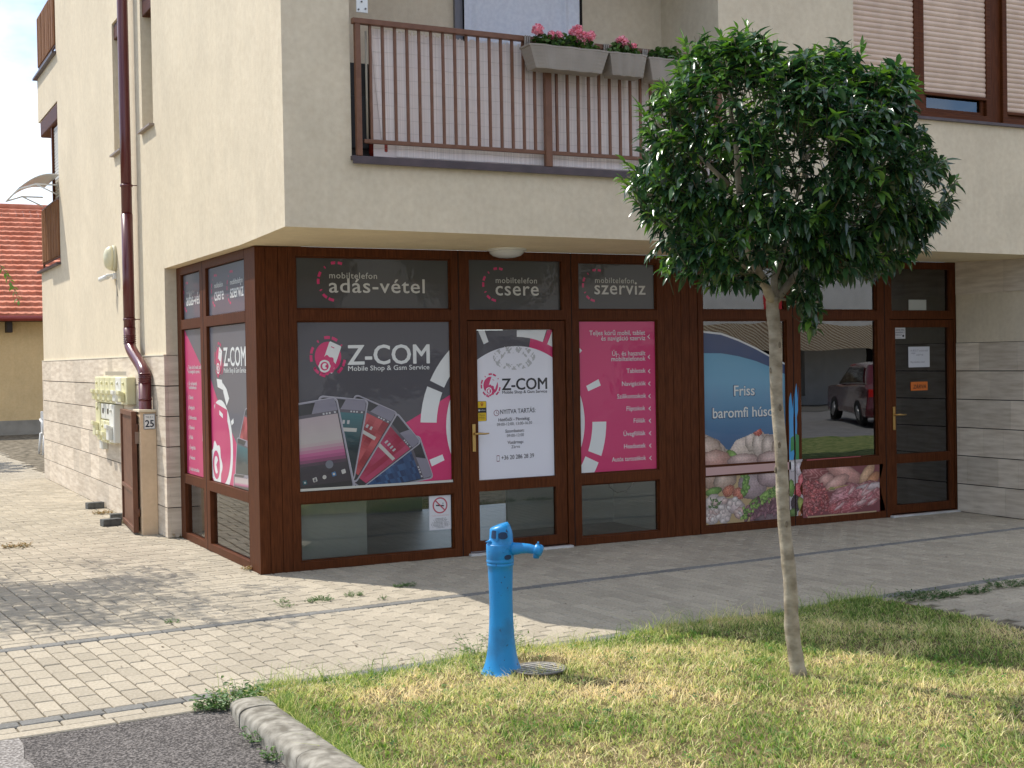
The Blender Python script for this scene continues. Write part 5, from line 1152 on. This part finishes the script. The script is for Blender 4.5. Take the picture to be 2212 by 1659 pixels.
# drain grate
gc=at(1172,1452,'Z',.02); dr=thing('drain_grate',(gc.x,gc.y,0),'round slatted drain grate in the grass beside the blue pump','drain grate')
t=MB(); t.lathe([(.130,.022),(.150,.036),(.135,.038),(.128,.022)],(gc.x-.02,gc.y,.01),32); P(t,'rim',noisy('cast_rim',(.16,.15,.14),(.26,.24,.2),scale=30),dr)
t=MB(); t.lathe([(.128,.010),(.128,.034)],(gc.x-.02,gc.y,0),32); P(t,'pit',m_gap,dr)
t=MB()
for k in range(-3,4):
    yy=k*.036; hw=math.sqrt(max(0,.125**2-yy**2)); t.box(gc.x-.02-hw,gc.x-.02+hw,gc.y+yy-.005,gc.y+yy+.005,.041,.0445)
P(t,'slats',noisy('grate_bars',(.42,.40,.36),(.6,.57,.5),scale=30,rough=.7),dr)

# ================================================================ TREE
TX,TY=1.42,-4.94
tree=thing('tree',(TX,TY,0),'young round headed tree with glossy dark leaves and a slim pale trunk','tree')
m_bark=noisy('pale_smooth_bark',(.22,.18,.125),(.43,.37,.28),scale=12,detail=10,rough=.85,bump=.8,bscale=30,stretch=(1,1,1.6),spec=.15,lo=.35,hi=.68,bdist=.006)
def tp_(x,y): v=at(x,y,'Y',TY); return v
trunk=[(1727,1480,.060),(1725,1468,.049),(1721,1440,.040),(1712,1350,.038),(1704,1250,.035),(1696,1130,.0335),(1686,1000,.0322),(1682,900,.0312),(1675,780,.033),(1671,690,.0325),(1670,640,.033)]
t=MB(); pts=[];rad=[]
for i in range(len(trunk)-1):
    for s_ in (0,.25,.5,.75):
        x_=trunk[i][0]*(1-s_)+trunk[i+1][0]*s_; y_=trunk[i][1]*(1-s_)+trunk[i+1][1]*s_; r_=trunk[i][2]*(1-s_)+trunk[i+1][2]*s_
        v=tp_(x_,y_); k=len(pts); pts.append((v.x,TY+.008*math.sin(k*.7),v.z)); rad.append(r_*(1+.03*math.sin(k*2.3)+(.05 if k%5==2 else 0)))
v=tp_(1670,640); pts.append((v.x,TY,v.z)); rad.append(.034)
t.tube(pts,rad,18); P(t,'trunk',m_bark,tree)
m_knot=noisy('dark_bark_knot',(.12,.09,.06),(.2,.16,.11),scale=40)
for (x_,y_,a_) in ((1690,880,20),(1671,800,-60),(1707,1130,10),(1690,1210,-70),(1712,1290,30),(1722,1385,0),(1683,960,-20),(1700,1060,60),(1716,1420,-50),(1685,745,30),(1679,1015,-80)):
    v=tp_(x_,y_); c_=Vector((v.x,TY,v.z)); 
    cxs=[p for p in pts]; pz=min(cxs,key=lambda p:abs(p[2]-v.z)); dirv=(rt*math.sin(R(a_))+vw*math.cos(R(a_)))
    c_=Vector((pz[0],pz[1],v.z))+dirv*.034; Mq=dirv.to_track_quat('Z','Y').to_matrix(); t=MB(); t.lathe([(.014,-.004),(.011,.003),(.006,.002),(.003,-.001)],c_,10,Mq,sx=.6,sy=1.4); P(t,'bark_knot',m_knot,tree)
limbs=[]
def limb(pl,r0,r1,dy):
    n=len(pl); pp=[]
    for i,(x_,y_) in enumerate(pl):
        v=tp_(x_,y_); pp.append(Vector((v.x,TY+dy*(i/(n-1))**1.2,v.z)))
    out=[]
    for i in range(n-1):
        for s_ in (0,.33,.66): out.append(pp[i].lerp(pp[i+1],s_))
    out.append(pp[-1]); m=len(out)
    t=MB(); t.tube(out,[r0+(r1-r0)*i/(m-1) for i in range(m)],12); limbs.append(out); P(t,'limb',m_bark,tree)
limb([(1668,650),(1640,600),(1610,545),(1590,470),(1575,400),(1565,330),(1545,240),(1540,150)],.027,.007,-.15)
limb([(1672,650),(1678,600),(1700,560),(1720,500),(1750,420),(1790,300),(1815,190)],.020,.006,.18)
limb([(1674,652),(1712,600),(1745,565),(1800,520),(1870,460),(1950,400)],.022,.006,-.05)
limb([(1575,400),(1540,350),(1500,300),(1450,240)],.013,.005,.2)
limb([(1590,470),(1530,450),(1470,430),(1400,400)],.013,.004,.15)
limb([(1565,330),(1600,250),(1640,170)],.011,.004,.3)
limb([(1750,420),(1690,330),(1700,230)],.011,.004,-.35)
limb([(1800,520),(1850,540),(1900,560)],.010,.004,.25)
limb([(1640,600),(1560,570),(1480,550)],.010,.004,-.3)
limb([(1674,645),(1700,650),(1735,655)],.008,.004,-.12)
outl=[(1564,60),(1606,48),(1632,62),(1672,84),(1668,104),(1690,118),(1732,104),(1756,92),(1824,84),(1844,90),(1848,132),(1904,136),(1952,128),(1980,168),(1968,224),(1984,256),(2008,284),(2016,312),(2060,336),(2072,380),(2064,432),(2044,460),(2020,488),(2004,532),(1980,552),(1950,575),(1905,600),(1871,600),(1825,592),(1787,612),(1799,665),(1767,718),(1737,716),(1690,672),(1668,622),(1640,620),(1605,622),(1559,636),(1507,626),(1451,606),(1420,560),(1412,520),(1430,480),(1374,464),(1392,430),(1332,404),(1342,376),(1390,370),(1364,332),(1380,300),(1370,280),(1400,268),(1392,212),(1404,180),(1460,140),(1458,88),(1512,70),(1528,96)]
O=np.array([[tp_(x_,y_).x,tp_(x_,y_).z] for x_,y_ in outl])
IO=np.array(outl,float)
def imgp(p):
    d=np.array(p)-np.array(CAMP); z=d@_f; return 1106+FPX*(d@_r2)/z, 829.5-FPX*(d@_u2)/z
def inpoly(O,px,pz):
    n=len(O); c=False; j=n-1
    for i in range(n):
        if (O[i,1]>pz)!=(O[j,1]>pz) and px<(O[j,0]-O[i,0])*(pz-O[i,1])/(O[j,1]-O[i,1])+O[i,0]: c=not c
        j=i
    return c
def inside(px,pz):
    n=len(O); c=False; j=n-1
    for i in range(n):
        if (O[i,1]>pz)!=(O[j,1]>pz) and px<(O[j,0]-O[i,0])*(pz-O[i,1])/(O[j,1]-O[i,1])+O[i,0]: c=not c
        j=i
    return c
def edist(px,pz):
    A_=O; B_=np.roll(O,-1,0); d=B_-A_; tt=np.clip(((px-A_[:,0])*d[:,0]+(pz-A_[:,1])*d[:,1])/(d**2).sum(1),0,1)
    q=A_+d*tt[:,None]; return float(np.hypot(q[:,0]-px,q[:,1]-pz).min())
m_tleaf=attrmat('glossy_dark_leaf',.24,.8,trans=.22)
def add_leaf(mb,p,d,ln,wd,col,droop=.5,rr=random):
    """lanceolate leaf: folded along its midrib and bending down"""
    d=d.normalized(); side=d.cross(Vector((0,0,1)));
    if side.length<.1: side=Vector((1,0,0))
    side.normalize(); up=side.cross(d).normalized()
    rl_=rr.uniform(-.6,.6); side=Matrix.Rotation(rl_,3,d)@side; up=Matrix.Rotation(rl_,3,d)@up
    V=[];n=4;pos=Vector(p); dirv=d.copy()
    wds=(.12,.85,1.0,.62,.03)
    for i in range(n+1):
        w_=wd*wds[i]*.5
        V+= [pos-side*w_+up*w_*.45,pos.copy(),pos+side*w_+up*w_*.45]
        dirv=(dirv+Vector((0,0,-1))*droop*.30).normalized(); pos=pos+dirv*ln/n
    F=[]
    for i in range(n):
        F+=[(3*i,3*i+1,3*i+4,3*i+3),(3*i+1,3*i+2,3*i+5,3*i+4)]
    mb.add(V,F,0,col,True)
LC=[(.026,.066,.026),(.034,.082,.028),(.020,.054,.024),(.044,.10,.030)]; LN=[(.10,.21,.035),(.14,.26,.045),(.07,.16,.03)]
t=MB(); tw=MB(); rr=random.Random(11); cnt=0
xs0,xs1,zs0,zs1=O[:,0].min(),O[:,0].max(),O[:,1].min(),O[:,1].max()
lp_all=[p for lb in limbs for p in lb]
tries=0
while cnt<1850 and tries<90000:
    tries+=1
    px=rr.uniform(xs0,xs1); pz=rr.uniform(zs0,zs1)
    if not inside(px,pz): continue
    ed=edist(px,pz)
    if ed<.03 and rr.random()<.3: continue
    if ed>.05 and math.sin(px*8.3+1.2*math.sin(pz*7))*math.sin(pz*9.1+px*3+.8)<-.42 and rr.random()<.8: continue
    maxd=min(.95-.35*max(0,pz-2.9),math.sqrt(max(0,ed*(1.5)))*.85+.04)
    if rr.random()<.72: py=maxd*rr.choice((-1,-1,1))*rr.uniform(.8,1.0)
    else: py=rr.uniform(-maxd,maxd)
    if pz<2.02 and abs(py)>.25: continue
    if py<.0 and ((px-.98)/.13)**2+((pz-2.62)/.22)**2<1: continue
    # patches of sky/wall glimpsed through the lower right and centre-left
    p=Vector((px,TY+py,pz)); ipx,ipy=imgp(p)
    if not inpoly(IO,ipx,ipy): continue
    if py<.05 and 1612<ipx<1752 and 556<ipy<650 and abs(ipx-1675)<10+(650-ipy)*1.0: continue
    cen=Vector((1.38,TY,2.45))
    outd=(p-cen); outd.z*=1.1; outd.normalize()
    up=max(0,(pz-2.7)/.6); axis=(outd*.9+Vector((0,0,.35+.6*up))+Vector((rr.gauss(0,.25),rr.gauss(0,.25),rr.gauss(0,.2)))).normalized()
    # twig back towards the nearest limb
    nl=min(lp_all,key=lambda q:(q-p).length_squared); 
    if True:
        bk=p-axis*rr.uniform(.10,.22); tw.tube([p,p.lerp(bk,.5)+Vector((0,0,-.008)),bk],[.0014,.0022,.003],4)
    lit=max(0,(pz-2.2)/1.1); young=rr.random()<(.16+.45*up+.40*(px<.85))  # young leaves, plus paler ones at top and left painting the sunlight there
    nlv=rr.randint(8,12)
    for k in range(nlv):
        th=2.4*k+rr.uniform(-.3,.3); el=rr.uniform(.1,1.0)
        a_=axis.orthogonal().normalized(); a_=Matrix.Rotation(th,3,axis)@a_
        dr_=(a_*math.cos(el*.9)+axis*math.sin(el*.9)).normalized()
        ln=rr.uniform(.046,.100); col=rr.choice(LN if young and k>nlv*.35 else LC); f=rr.uniform(.75,1.25)
        add_leaf(t,p-axis*rr.uniform(.02,.09),dr_,ln,ln*rr.uniform(.30,.38),tuple(c*f for c in col),rr.uniform(.3,1.1),rr)
    cnt+=1
tips=[(1564,62),(1604,50),(1630,60),(1668,84),(1512,70),(1530,92),(1458,84),(1462,138),(1728,120),(1756,98),(1822,82),(1842,92),(1902,136),(1950,128),(1980,172),(2004,284),(2058,338),(2070,380),(2062,430),(2040,458),(1342,376),(1332,404),(1364,332),(1370,280),(1392,212),(1404,180),(1374,462),(1404,512),(1422,556),(1452,606),(1990,540),(1945,575),(1767,716),(1738,714),(1799,665)]
for (ix_,iy_) in tips:
    v=tp_(ix_,iy_); p=Vector((v.x,TY+rr.uniform(-.12,.12),v.z)); cen=Vector((1.38,TY,2.45)); axis=(p-cen); axis.normalize(); low=iy_>480
    axis=(axis+Vector((0,0,-.5 if low else .75))+Vector((rr.gauss(0,.12),rr.gauss(0,.12),0))).normalized(); root=p-axis*.03
    base=p-axis*.26; tw.tube([root,base],[.002,.004],5)
    for k in range(16):
        q=root.lerp(base,k/18.); th=2.4*k; a_=axis.orthogonal().normalized(); a_=Matrix.Rotation(th,3,axis)@a_; el=.25+.035*k
        ln=rr.uniform(.055,.10)*(.75+.02*k); f=rr.uniform(.8,1.25); add_leaf(t,q,(a_*math.sin(el)+axis*math.cos(el)),ln,ln*.34,tuple(c*f for c in rr.choice(LN if (k<9 and not low) else LC)),rr.uniform(.4,1.1),rr)
P(t,'crown',m_tleaf,tree,usecol=True); P(tw,'twigs',noisy('green_brown_twig',(.05,.06,.02),(.10,.08,.04),scale=20),tree)

# ================================================================ LEFT NEIGHBOUR TREE (leans in from outside the frame, throws the dappled shade)
lt=thing('tree',(-4.6,3.4,0),'tree at the left edge with one leafy twig hanging into view','tree')
t=MB(); t.tube([(-4.6,3.4,0),(-4.55,3.35,1.2),(-4.4,3.2,2.6),(-4.2,3.0,3.6)],[.12,.10,.08,.06],14); P(t,'trunk',m_bark,lt)
t=MB(); tl=MB(); rr=random.Random(5)
bs=[[(-4.2,3.0,3.6),(-3.7,2.9,4.2),(-3.2,2.6,4.5),(-2.7,2.3,4.7)],[(-4.2,3.0,3.6),(-3.9,3.3,4.4),(-3.4,3.6,4.8),(-3.0,3.9,5.1)],[(-4.3,3.1,3.1),(-3.9,2.4,3.7),(-3.5,1.7,4.2),(-3.1,1.2,4.4)],[(-4.2,3.0,3.6),(-4.6,3.5,4.4),(-4.8,4.2,5.0)],[(-3.7,2.9,4.2),(-3.4,2.4,3.9),(-3.1,2.1,3.8)]]
def leafcl(mb,p,n,rad):
    for _ in range(n):
        q=Vector(p)+Vector((rr.gauss(0,rad),rr.gauss(0,rad),rr.gauss(0,rad*.8)))
        add_leaf(mb,q,Vector((rr.gauss(0,1),rr.gauss(0,1),rr.gauss(-.2,.5))),rr.uniform(.05,.09),.03,rr.choice([(.07,.15,.03),(.10,.20,.04)]),.6,rr)
for b in bs:
    t.tube(b,[.045,.03,.02,.010][:len(b)] if len(b)==4 else [.04,.025,.010],8)
    for i in range(len(b)-1):
        for s_ in np.linspace(0,1,7):
            p=Vector(b[i]).lerp(Vector(b[i+1]),s_); q=p+Vector((rr.gauss(0,.35),rr.gauss(0,.45),rr.gauss(-.05,.2))); t.tube([p,p.lerp(q,.5)+Vector((0,0,.04)),q],[.008,.006,.003],5); leafcl(tl,q,80,.16)
            leafcl(tl,p.lerp(q,.6),14,.08)
P(t,'limb',m_bark,lt)
bt=thing('tree',(-5.2,17,0),'broad tree beyond the left edge that shades the far drive','tree')
t2=MB(); t2.tube([(-5.2,17,0),(-5.1,17,3.4)],[.16,.10],12); P(t2,'trunk',m_bark,bt)
t2=MB(); leafcloud(t2,(-4.4,17.3,4.6),(2.5,2.2,1.5),2600,.10,[(.05,.11,.03),(.08,.16,.04)],rr=random.Random(4)); P(t2,'crown',m_leaf,bt,usecol=True)
# hanging twig in view
tg=[at(x_,y_,'Y',2.0) for x_,y_ in ((-60,540),(-10,558),(12,590),(28,620),(40,650))]
t=MB(); t.tube([Vector((-3.1,2.1,3.8)),Vector((-2.4,2.05,3.0))]+tg,[.008,.006,.005,.004,.003,.0025,.002],6); P(t,'twig',m_bark,lt)
for i in range(len(tg)-1):
    for s_ in np.linspace(0,1,7):
        p=tg[i].lerp(tg[i+1],s_); add_leaf(tl,p,Vector((rr.gauss(0,1),rr.gauss(0,.5),rr.gauss(-.4,.4))),.055,.026,(.13,.26,.05),.6,rr)
P(tl,'crown',m_leaf,lt,usecol=True)

# ================================================================ NEIGHBOUR HOUSE
NH=thing('neighbour_house',(0,26,0),'low cream house with a red tiled roof behind the drive','house')
HY=25.8
t=MB(); t.box(-9,5,HY,HY+9,-.05,3.1); P(t,'wall',m_stucco2,NH)
t=MB(); t.box(-9.01,5.01,HY-.03,HY,-.05,.36); P(t,'plinth',noisy('plinth_grey',(.30,.27,.22),(.38,.34,.28),scale=4,rough=.9),NH)
m_tile=noisy('red_clay_tile',(.50,.17,.10),(.62,.26,.17),scale=3,rough=.85,isl=.14,spec=.15)
t=MB(); ns=21; y0,z0=HY-.45,3.02; dy=.235; dz=.152
for j in range(ns+1):
    for i in range(-45,28):
        xa=i*.2; tw_=.198; yj,zj=y0+j*dy,z0+j*dz; hmp=.016
        V=[(xa,yj,zj+.085),(xa+tw_*.5,yj-.03,zj+.085-hmp),(xa+tw_,yj,zj+.085),(xa,yj+dy+.03,zj+dz+.008),(xa+tw_*.5,yj+dy+.03,zj+dz+.002),(xa+tw_,yj+dy+.03,zj+dz+.008),(xa,yj,zj-.012),(xa+tw_*.5,yj-.012,zj-.012-hmp),(xa+tw_,yj,zj-.012)]
        t.add(V,[(0,1,4,3),(1,2,5,4),(6,7,1,0),(7,8,2,1)])
rf_=P(t,'roof',m_tile,NH)
t=MB(); t.tube([(-9,y0+(ns+1)*dy,z0+(ns+1)*dz+.02),(5.6,y0+(ns+1)*dy,z0+(ns+1)*dz+.02)],.10,10); P(t,'ridge',m_tile,rf_)
t=MB(); t.box(-9,5.6,HY-.4,HY+4.6,2.9,2.98); t.add([(-9,HY-.42,2.98),(5.6,HY-.42,2.98),(5.6,HY+4.5,6.1),(-9,HY+4.5,6.1)],[(0,1,2,3)]); P(t,'roof_deck',noisy('dark_timber',(.05,.03,.02),(.09,.05,.03),scale=5),NH)
t=MB(); t.tube([(-9,HY-.52,2.97),(5.6,HY-.52,2.97)],.07,12); P(t,'gutter',mat('red_gutter',(.26,.035,.025),.4),NH)
for x_ in (-1.4,1.02):
    t=MB(); t.box(x_-.07,x_+.07,HY-.4,HY,2.62,2.9); P(t,'bracket',mat('dark_bracket',(.03,.018,.012),.7),NH)
t=MB(); leafcloud(t,(1.55,33,6.55),(.32,.4,.16),110,.06,[(.07,.14,.04),(.10,.18,.05)]); leafcloud(t,(1.9,33,6.50),(.2,.4,.12),60,.06,[(.07,.14,.03)]); ft=tag(t.build('background_tree',m_leaf,usecol=True),'treetop just showing above the red tiled roof','tree')
# plastic chair
cp=at(93,938,'Z',0); CY=cp.y-6; cp=at(91,938,'Z',0)
cy_=17.0; c0=at(90,940,'Y',cy_); ch=thing('plastic_chair',(c0.x+.2,cy_,0),'white plastic garden chair half hidden behind the building corner','chair')
m_wp=mat('white_chair_plastic',(.78,.78,.76),.35); CX=c0.x+.26; s_z=.0
t=MB(); t.box(CX-.25,CX+.25,cy_-.25,cy_+.25,.40,.43); P(t,'seat',m_wp,ch,bevel=.01)
t=MB(); t.box(CX-.24,CX+.24,cy_+.22,cy_+.26,.43,.84); P(t,'backrest',m_wp,ch,bevel=.015)
for sx in (-1,1):
    for sy in (-1,1):
        t=MB(); t.tube([(CX+sx*.24,cy_+sy*.24,.41),(CX+sx*.28,cy_+sy*.29,.0)],[.028,.02],8); P(t,'leg',m_wp,ch)
    t=MB(); t.tube([(CX+sx*.26,cy_-.26,.41),(CX+sx*.27,cy_-.24,.64),(CX+sx*.27,cy_,.66),(CX+sx*.25,cy_+.23,.68)],.022,8); P(t,'armrest',m_wp,ch)

# ================================================================ WEEDS AND LITTER
def weed(x_,y_,r_,n,label,h=.03,cols=None,size=.008,z=0):
    t=MB(); rr=random.Random(int(x_*977+y_*131)); cols=cols or [(.07,.15,.04),(.10,.19,.05),(.14,.22,.07)]
    for _ in range(n):
        th=rr.uniform(0,6.28); R0=r_*math.sqrt(rr.random()); bx_,by_=x_+R0*math.cos(th),y_+R0*.6*math.sin(th)
        d=Vector((math.cos(th)*.8+rr.gauss(0,.4),math.sin(th)*.8+rr.gauss(0,.4),rr.uniform(.1,1.2))).normalized()
        L_=h*rr.uniform(.5,1.4); e_=Vector((bx_,by_,z+.002))+d*L_; t.tube([(bx_,by_,z),(bx_+d.x*L_*.5,by_+d.y*L_*.5,z+d.z*L_*.6),e_],.0008,4,col=(.12,.18,.06),caps=False)
        for k in range(4):
            q=Vector((bx_,by_,z)).lerp(e_,.35+.2*k); add_leaf(t,q,Vector((rr.gauss(0,1),rr.gauss(0,1),.4)),size*rr.uniform(1.2,2.4),size*.9,rr.choice(cols),.4,rr)
    return tag(t.build('weed',m_leaf,usecol=True),label,'weed','weeds growing in the paving joints')
for (u_,v_,r_,n,lb) in ((688,1298,.10,60,'largest weed patch in the paving left of the blue pump'),(763,1288,.06,34,'leafy weed in the paving joint right of the largest patch'),(876,1267,.08,50,'dark weed tuft in the shade edge near the shopfront'),(608,1302,.04,14,'small weed left of the largest paving weed patch'),(374,1345,.035,16,'lone small weed on the sunlit drive near the grey band'),(620,1311,.05,14,'flat sprig of weed just above the grey band'),(830,1295,.03,8,'tiny weed on the joint by the grey band')):
    p=at(u_,v_,'Z',0); weed(p.x,p.y,r_,n,lb)
for (u_,v_,r_,n,lb) in ((1985,1292,.22,160,'long weed patch between the lawn and the right paving'),(2110,1280,.10,60,'weed patch in the joint further right along the pavement'),(2175,1266,.16,80,'weed strip at the right edge of the picture'),(2060,1288,.08,40,'small green tuft between the right hand weed patches')):
    p=at(u_,v_,'Z',0); weed(p.x,p.y,r_,n,lb,h=.04,size=.011,cols=[(.05,.12,.03),(.08,.16,.05),(.16,.19,.08)])
for (u_,v_,r_,n,lb,h,sz) in ((505,1522,.10,80,'bushy weed at the corner where kerb and lawn meet',.10,.016),(470,1530,.09,50,'low spreading weed at the tip of the lawn',.05,.012),(565,1600,.05,30,'weed at the foot of the kerb beside the asphalt',.06,.012),(600,1640,.05,30,'lower weed at the foot of the kerb',.05,.012),(1090,1400,.05,26,'tall sprig of weed behind the blue pump',.15,.012),(1035,1420,.05,22,'spiky weed to the left of the blue pump',.12,.012)):
    p=at(u_,v_,'Z',0); weed(p.x,p.y,r_,n,lb,h,size=sz)
for (u_,v_,r_,n,lb) in ((40,1182,.12,50,'brown weedy tuft on the drive at the left edge'),(222,1110,.10,40,'dry tuft at the wall foot below the meters'),(395,1160,.12,50,'dry leaves gathered at the foot of the stone pier'),(262,1130,.10,36,'dry grass beside the loose block'),(385,1152,.05,16,'little green weed at the pillar foot'),(540,1232,.05,20,'dry leaves at the foot of the corner column')):
    p=at(u_,v_,'Z',0); g_='green' in lb; weed(p.x,p.y,r_,n,lb,h=.04,size=.014,cols=[(.09,.17,.04)] if g_ else [(.36,.22,.10),(.42,.30,.14),(.20,.17,.06)])
# dark stains / fallen leaves on shaded paving
m_dleaf=mat('dead_leaf',(.10,.065,.035),.9)
t=MB(); rr=random.Random(9)
for _ in range(140):
    u_=rr.uniform(200,2200); v_=rr.uniform(1150,1500); p=at(u_,v_,'Z',0.004)
    if inlawn(p.x,p.y) or under(p.x,p.y): continue
    a_=rr.uniform(0,6.28); s_=rr.uniform(.004,.013); V=[(p.x+s_*math.cos(a_+k*1.26)*(1 if k%2 else .6),p.y+s_*math.sin(a_+k*1.26),.004+.003*rr.random()) for k in range(5)]; t.add(V,[(0,1,2,3,4)])
o=t.build('litter',m_dleaf); o['kind']='stuff'; o['label']='scattered dead leaf scraps on the paving'

# ================================================================ ACROSS THE STREET (seen only in the shop glass)
t=MB(); t.box(-40,60,-60,-22,-.07,.02); struct(t.build('far_pavement',m_band))
ob=thing('street_house',(20,-28,0),'white two storey house with a striped awning across the street','house')
m_ow=noisy('grey_white_wall',(.55,.55,.53),(.64,.64,.62),scale=2,rough=.9)
t=MB(); t.sheet('F',-6,44,0,7.2,[(x_,x_+1.3,4.2,5.7) for x_ in range(-3,44,4)]+[(x_,x_+2.4,.3,2.3) for x_ in range(14,40,5)],-25.3,-25); P(t,'wall',m_ow,ob)
t=MB(); t.box(-6,44,-26,-25.4,0,7.2); P(t,'window_dark',m_gap,ob)
t=MB(); t.add([(-6.3,-24.6,7.1),(44.3,-24.6,7.1),(44.3,-29,9.5),(-6.3,-29,9.5)],[(0,1,2,3)]); P(t,'roof',m_tile,ob)
t=MB(); t.add([(21,-22.9,1.85),(33,-22.9,1.85),(33,-25,2.75),(21,-25,2.75)],[(0,1,2,3),(3,2,1,0)]); 
m_awn=mat('awning_stripes',(.5,.45,.35),.8); n,l,b=nodes(m_awn); c=n.new('ShaderNodeTexCoord'); wv=n.new('ShaderNodeTexWave'); wv.inputs['Scale'].default_value=1.6; l(c.outputs['Object'],wv.inputs['Vector']); r=n.new('ShaderNodeValToRGB'); r.color_ramp.interpolation='CONSTANT'; r.color_ramp.elements[0].color=(.30,.20,.11,1); r.color_ramp.elements[1].position=.5; r.color_ramp.elements[1].color=(.62,.56,.44,1); l(wv.outputs[0],r.inputs[0]); l(r.outputs[0],b.inputs[0])
P(t,'awning',m_awn,ob)
t=MB(); t.box(24.6,25.9,-24.98,-24.9,2.95,3.75); P(t,'sign',mat('red_sign',(.6,.03,.04),.5),ob)
def car(x_,y_,rot,col,label,L_=4.3,H_=1.48,van=False):
    c=thing('parked_car',(x_,y_,0),label,'car'); c.rotation_euler.z=rot
    m_=mat('car_paint',col,.25,.6,**{'Coat Weight':1.0,'Coat Roughness':.05}); mg=mat('car_glass',(.01,.012,.014),.05); mt=mat('tyre',(.015,.015,.015),.8); mr=mat('rim',(.5,.5,.5),.3,metal=.8)
    body=[(-L_/2,.35),(-L_/2+.03,.72),(-L_/2+.18,.88),(-L_*.25,.97),(L_*.44,.98),(L_/2-.03,.85),(L_/2,.45),(L_/2-.1,.25),(-L_/2+.1,.25)]
    cab=[(-L_*.26,.96),(-L_*.10,H_-.04),(L_*.05,H_),(L_*.30,H_-.05),(L_*.43,.97)] if not van else [(-L_*.36,.96),(-L_*.24,H_-.04),(L_*.05,H_),(L_*.44,H_-.03),(L_*.48,.97)]
    def ext(poly,w0,w1,nm,m):
        t=MB(); n=len(poly); V=[(x,s*(w0 if z<1 else w1),z) for s in(-1,1) for x,z in poly]
        t.add(V,[tuple(range(n)),tuple(range(n,2*n))[::-1]]+[(i,i+n,(i+1)%n+n,(i+1)%n) for i in range(n)]); o=t.build(nm,m,bevel=.05); o.parent=c; return o
    ext(body,.86,.84,'body',m_); ext(cab,.80,.62,'cabin',m_)
    t=MB(); 
    for s in (-1,1):
        a=[(p[0]*.90+.01,p[1]) for p in cab]; zz=[.98,H_-.10]
        t.add([(cab[0][0]*.84,s*.80,1.01),(cab[1][0]*.9,s*.665,H_-.11),(cab[3][0]*.92,s*.665,H_-.11),(cab[4][0]*.86,s*.80,1.01)],[(0,1,2,3),(3,2,1,0)])
    o=t.build('side_window',mg); o.parent=c
    for sx in (-.31,.31):
        for s in (-1,1):
            t=MB(); Mx_=Matrix.Rotation(R(90),3,'X'); t.lathe([(.2,-.1),(.31,-.1),(.32,-.06),(.32,.06),(.31,.1),(.2,.1)],(sx*L_,s*.78,.32),24,Mx_); w_=t.build('wheel',mt); w_.parent=c
            t=MB(); t.lathe([(.0,-.105),(.20,-.104)],(sx*L_,s*.78,.32),5,Mx_); t.lathe([(.20,.104),(.0,.105)],(sx*L_,s*.78,.32),5,Mx_); r_=t.build('rim',mr); r_.parent=w_
    for s in (-1,1):
        t=MB(); t.box(L_/2-.08,L_/2-.0,s*.72-.12,s*.72+.12,.70,.88); q=t.build('tail_light',mat('tail_red',(.5,.01,.01),.2)); q.parent=c
    return c
car(19.9,-14.4,R(118),(.12,.004,.010),'dark red hatchback parked across the street')
car(16.2,-15.6,R(118),(.22,.22,.25),'grey car parked behind the red hatchback')
car(6.6,-14.2,R(0),(.62,.63,.65),'white van parked across the street',4.8,1.9,True)
t=MB(); rr=random.Random(21); t.tube([(2,-22,0),(2.1,-22,3.2)],.18,10,col=(.2,.15,.1)); leafcloud(t,(2,-22,5.5),(3,2.5,2.6),2600,.16,[(.03,.08,.02),(.05,.11,.03),(.08,.15,.04)],rr=rr); tag(t.build('street_tree',m_leaf,usecol=True),'large leafy tree standing in front of the house across the street','tree')
t=MB(); t.tube([(12,-20.5,0),(12.1,-20.5,3.0)],.14,10,col=(.2,.15,.1)); leafcloud(t,(12,-20.5,4.9),(2.3,2,2.2),1700,.15,[(.03,.08,.02),(.05,.11,.03),(.08,.15,.04)],rr=rr); tag(t.build('street_tree',m_leaf,usecol=True),'smaller round street tree in front of the house across the street','tree')
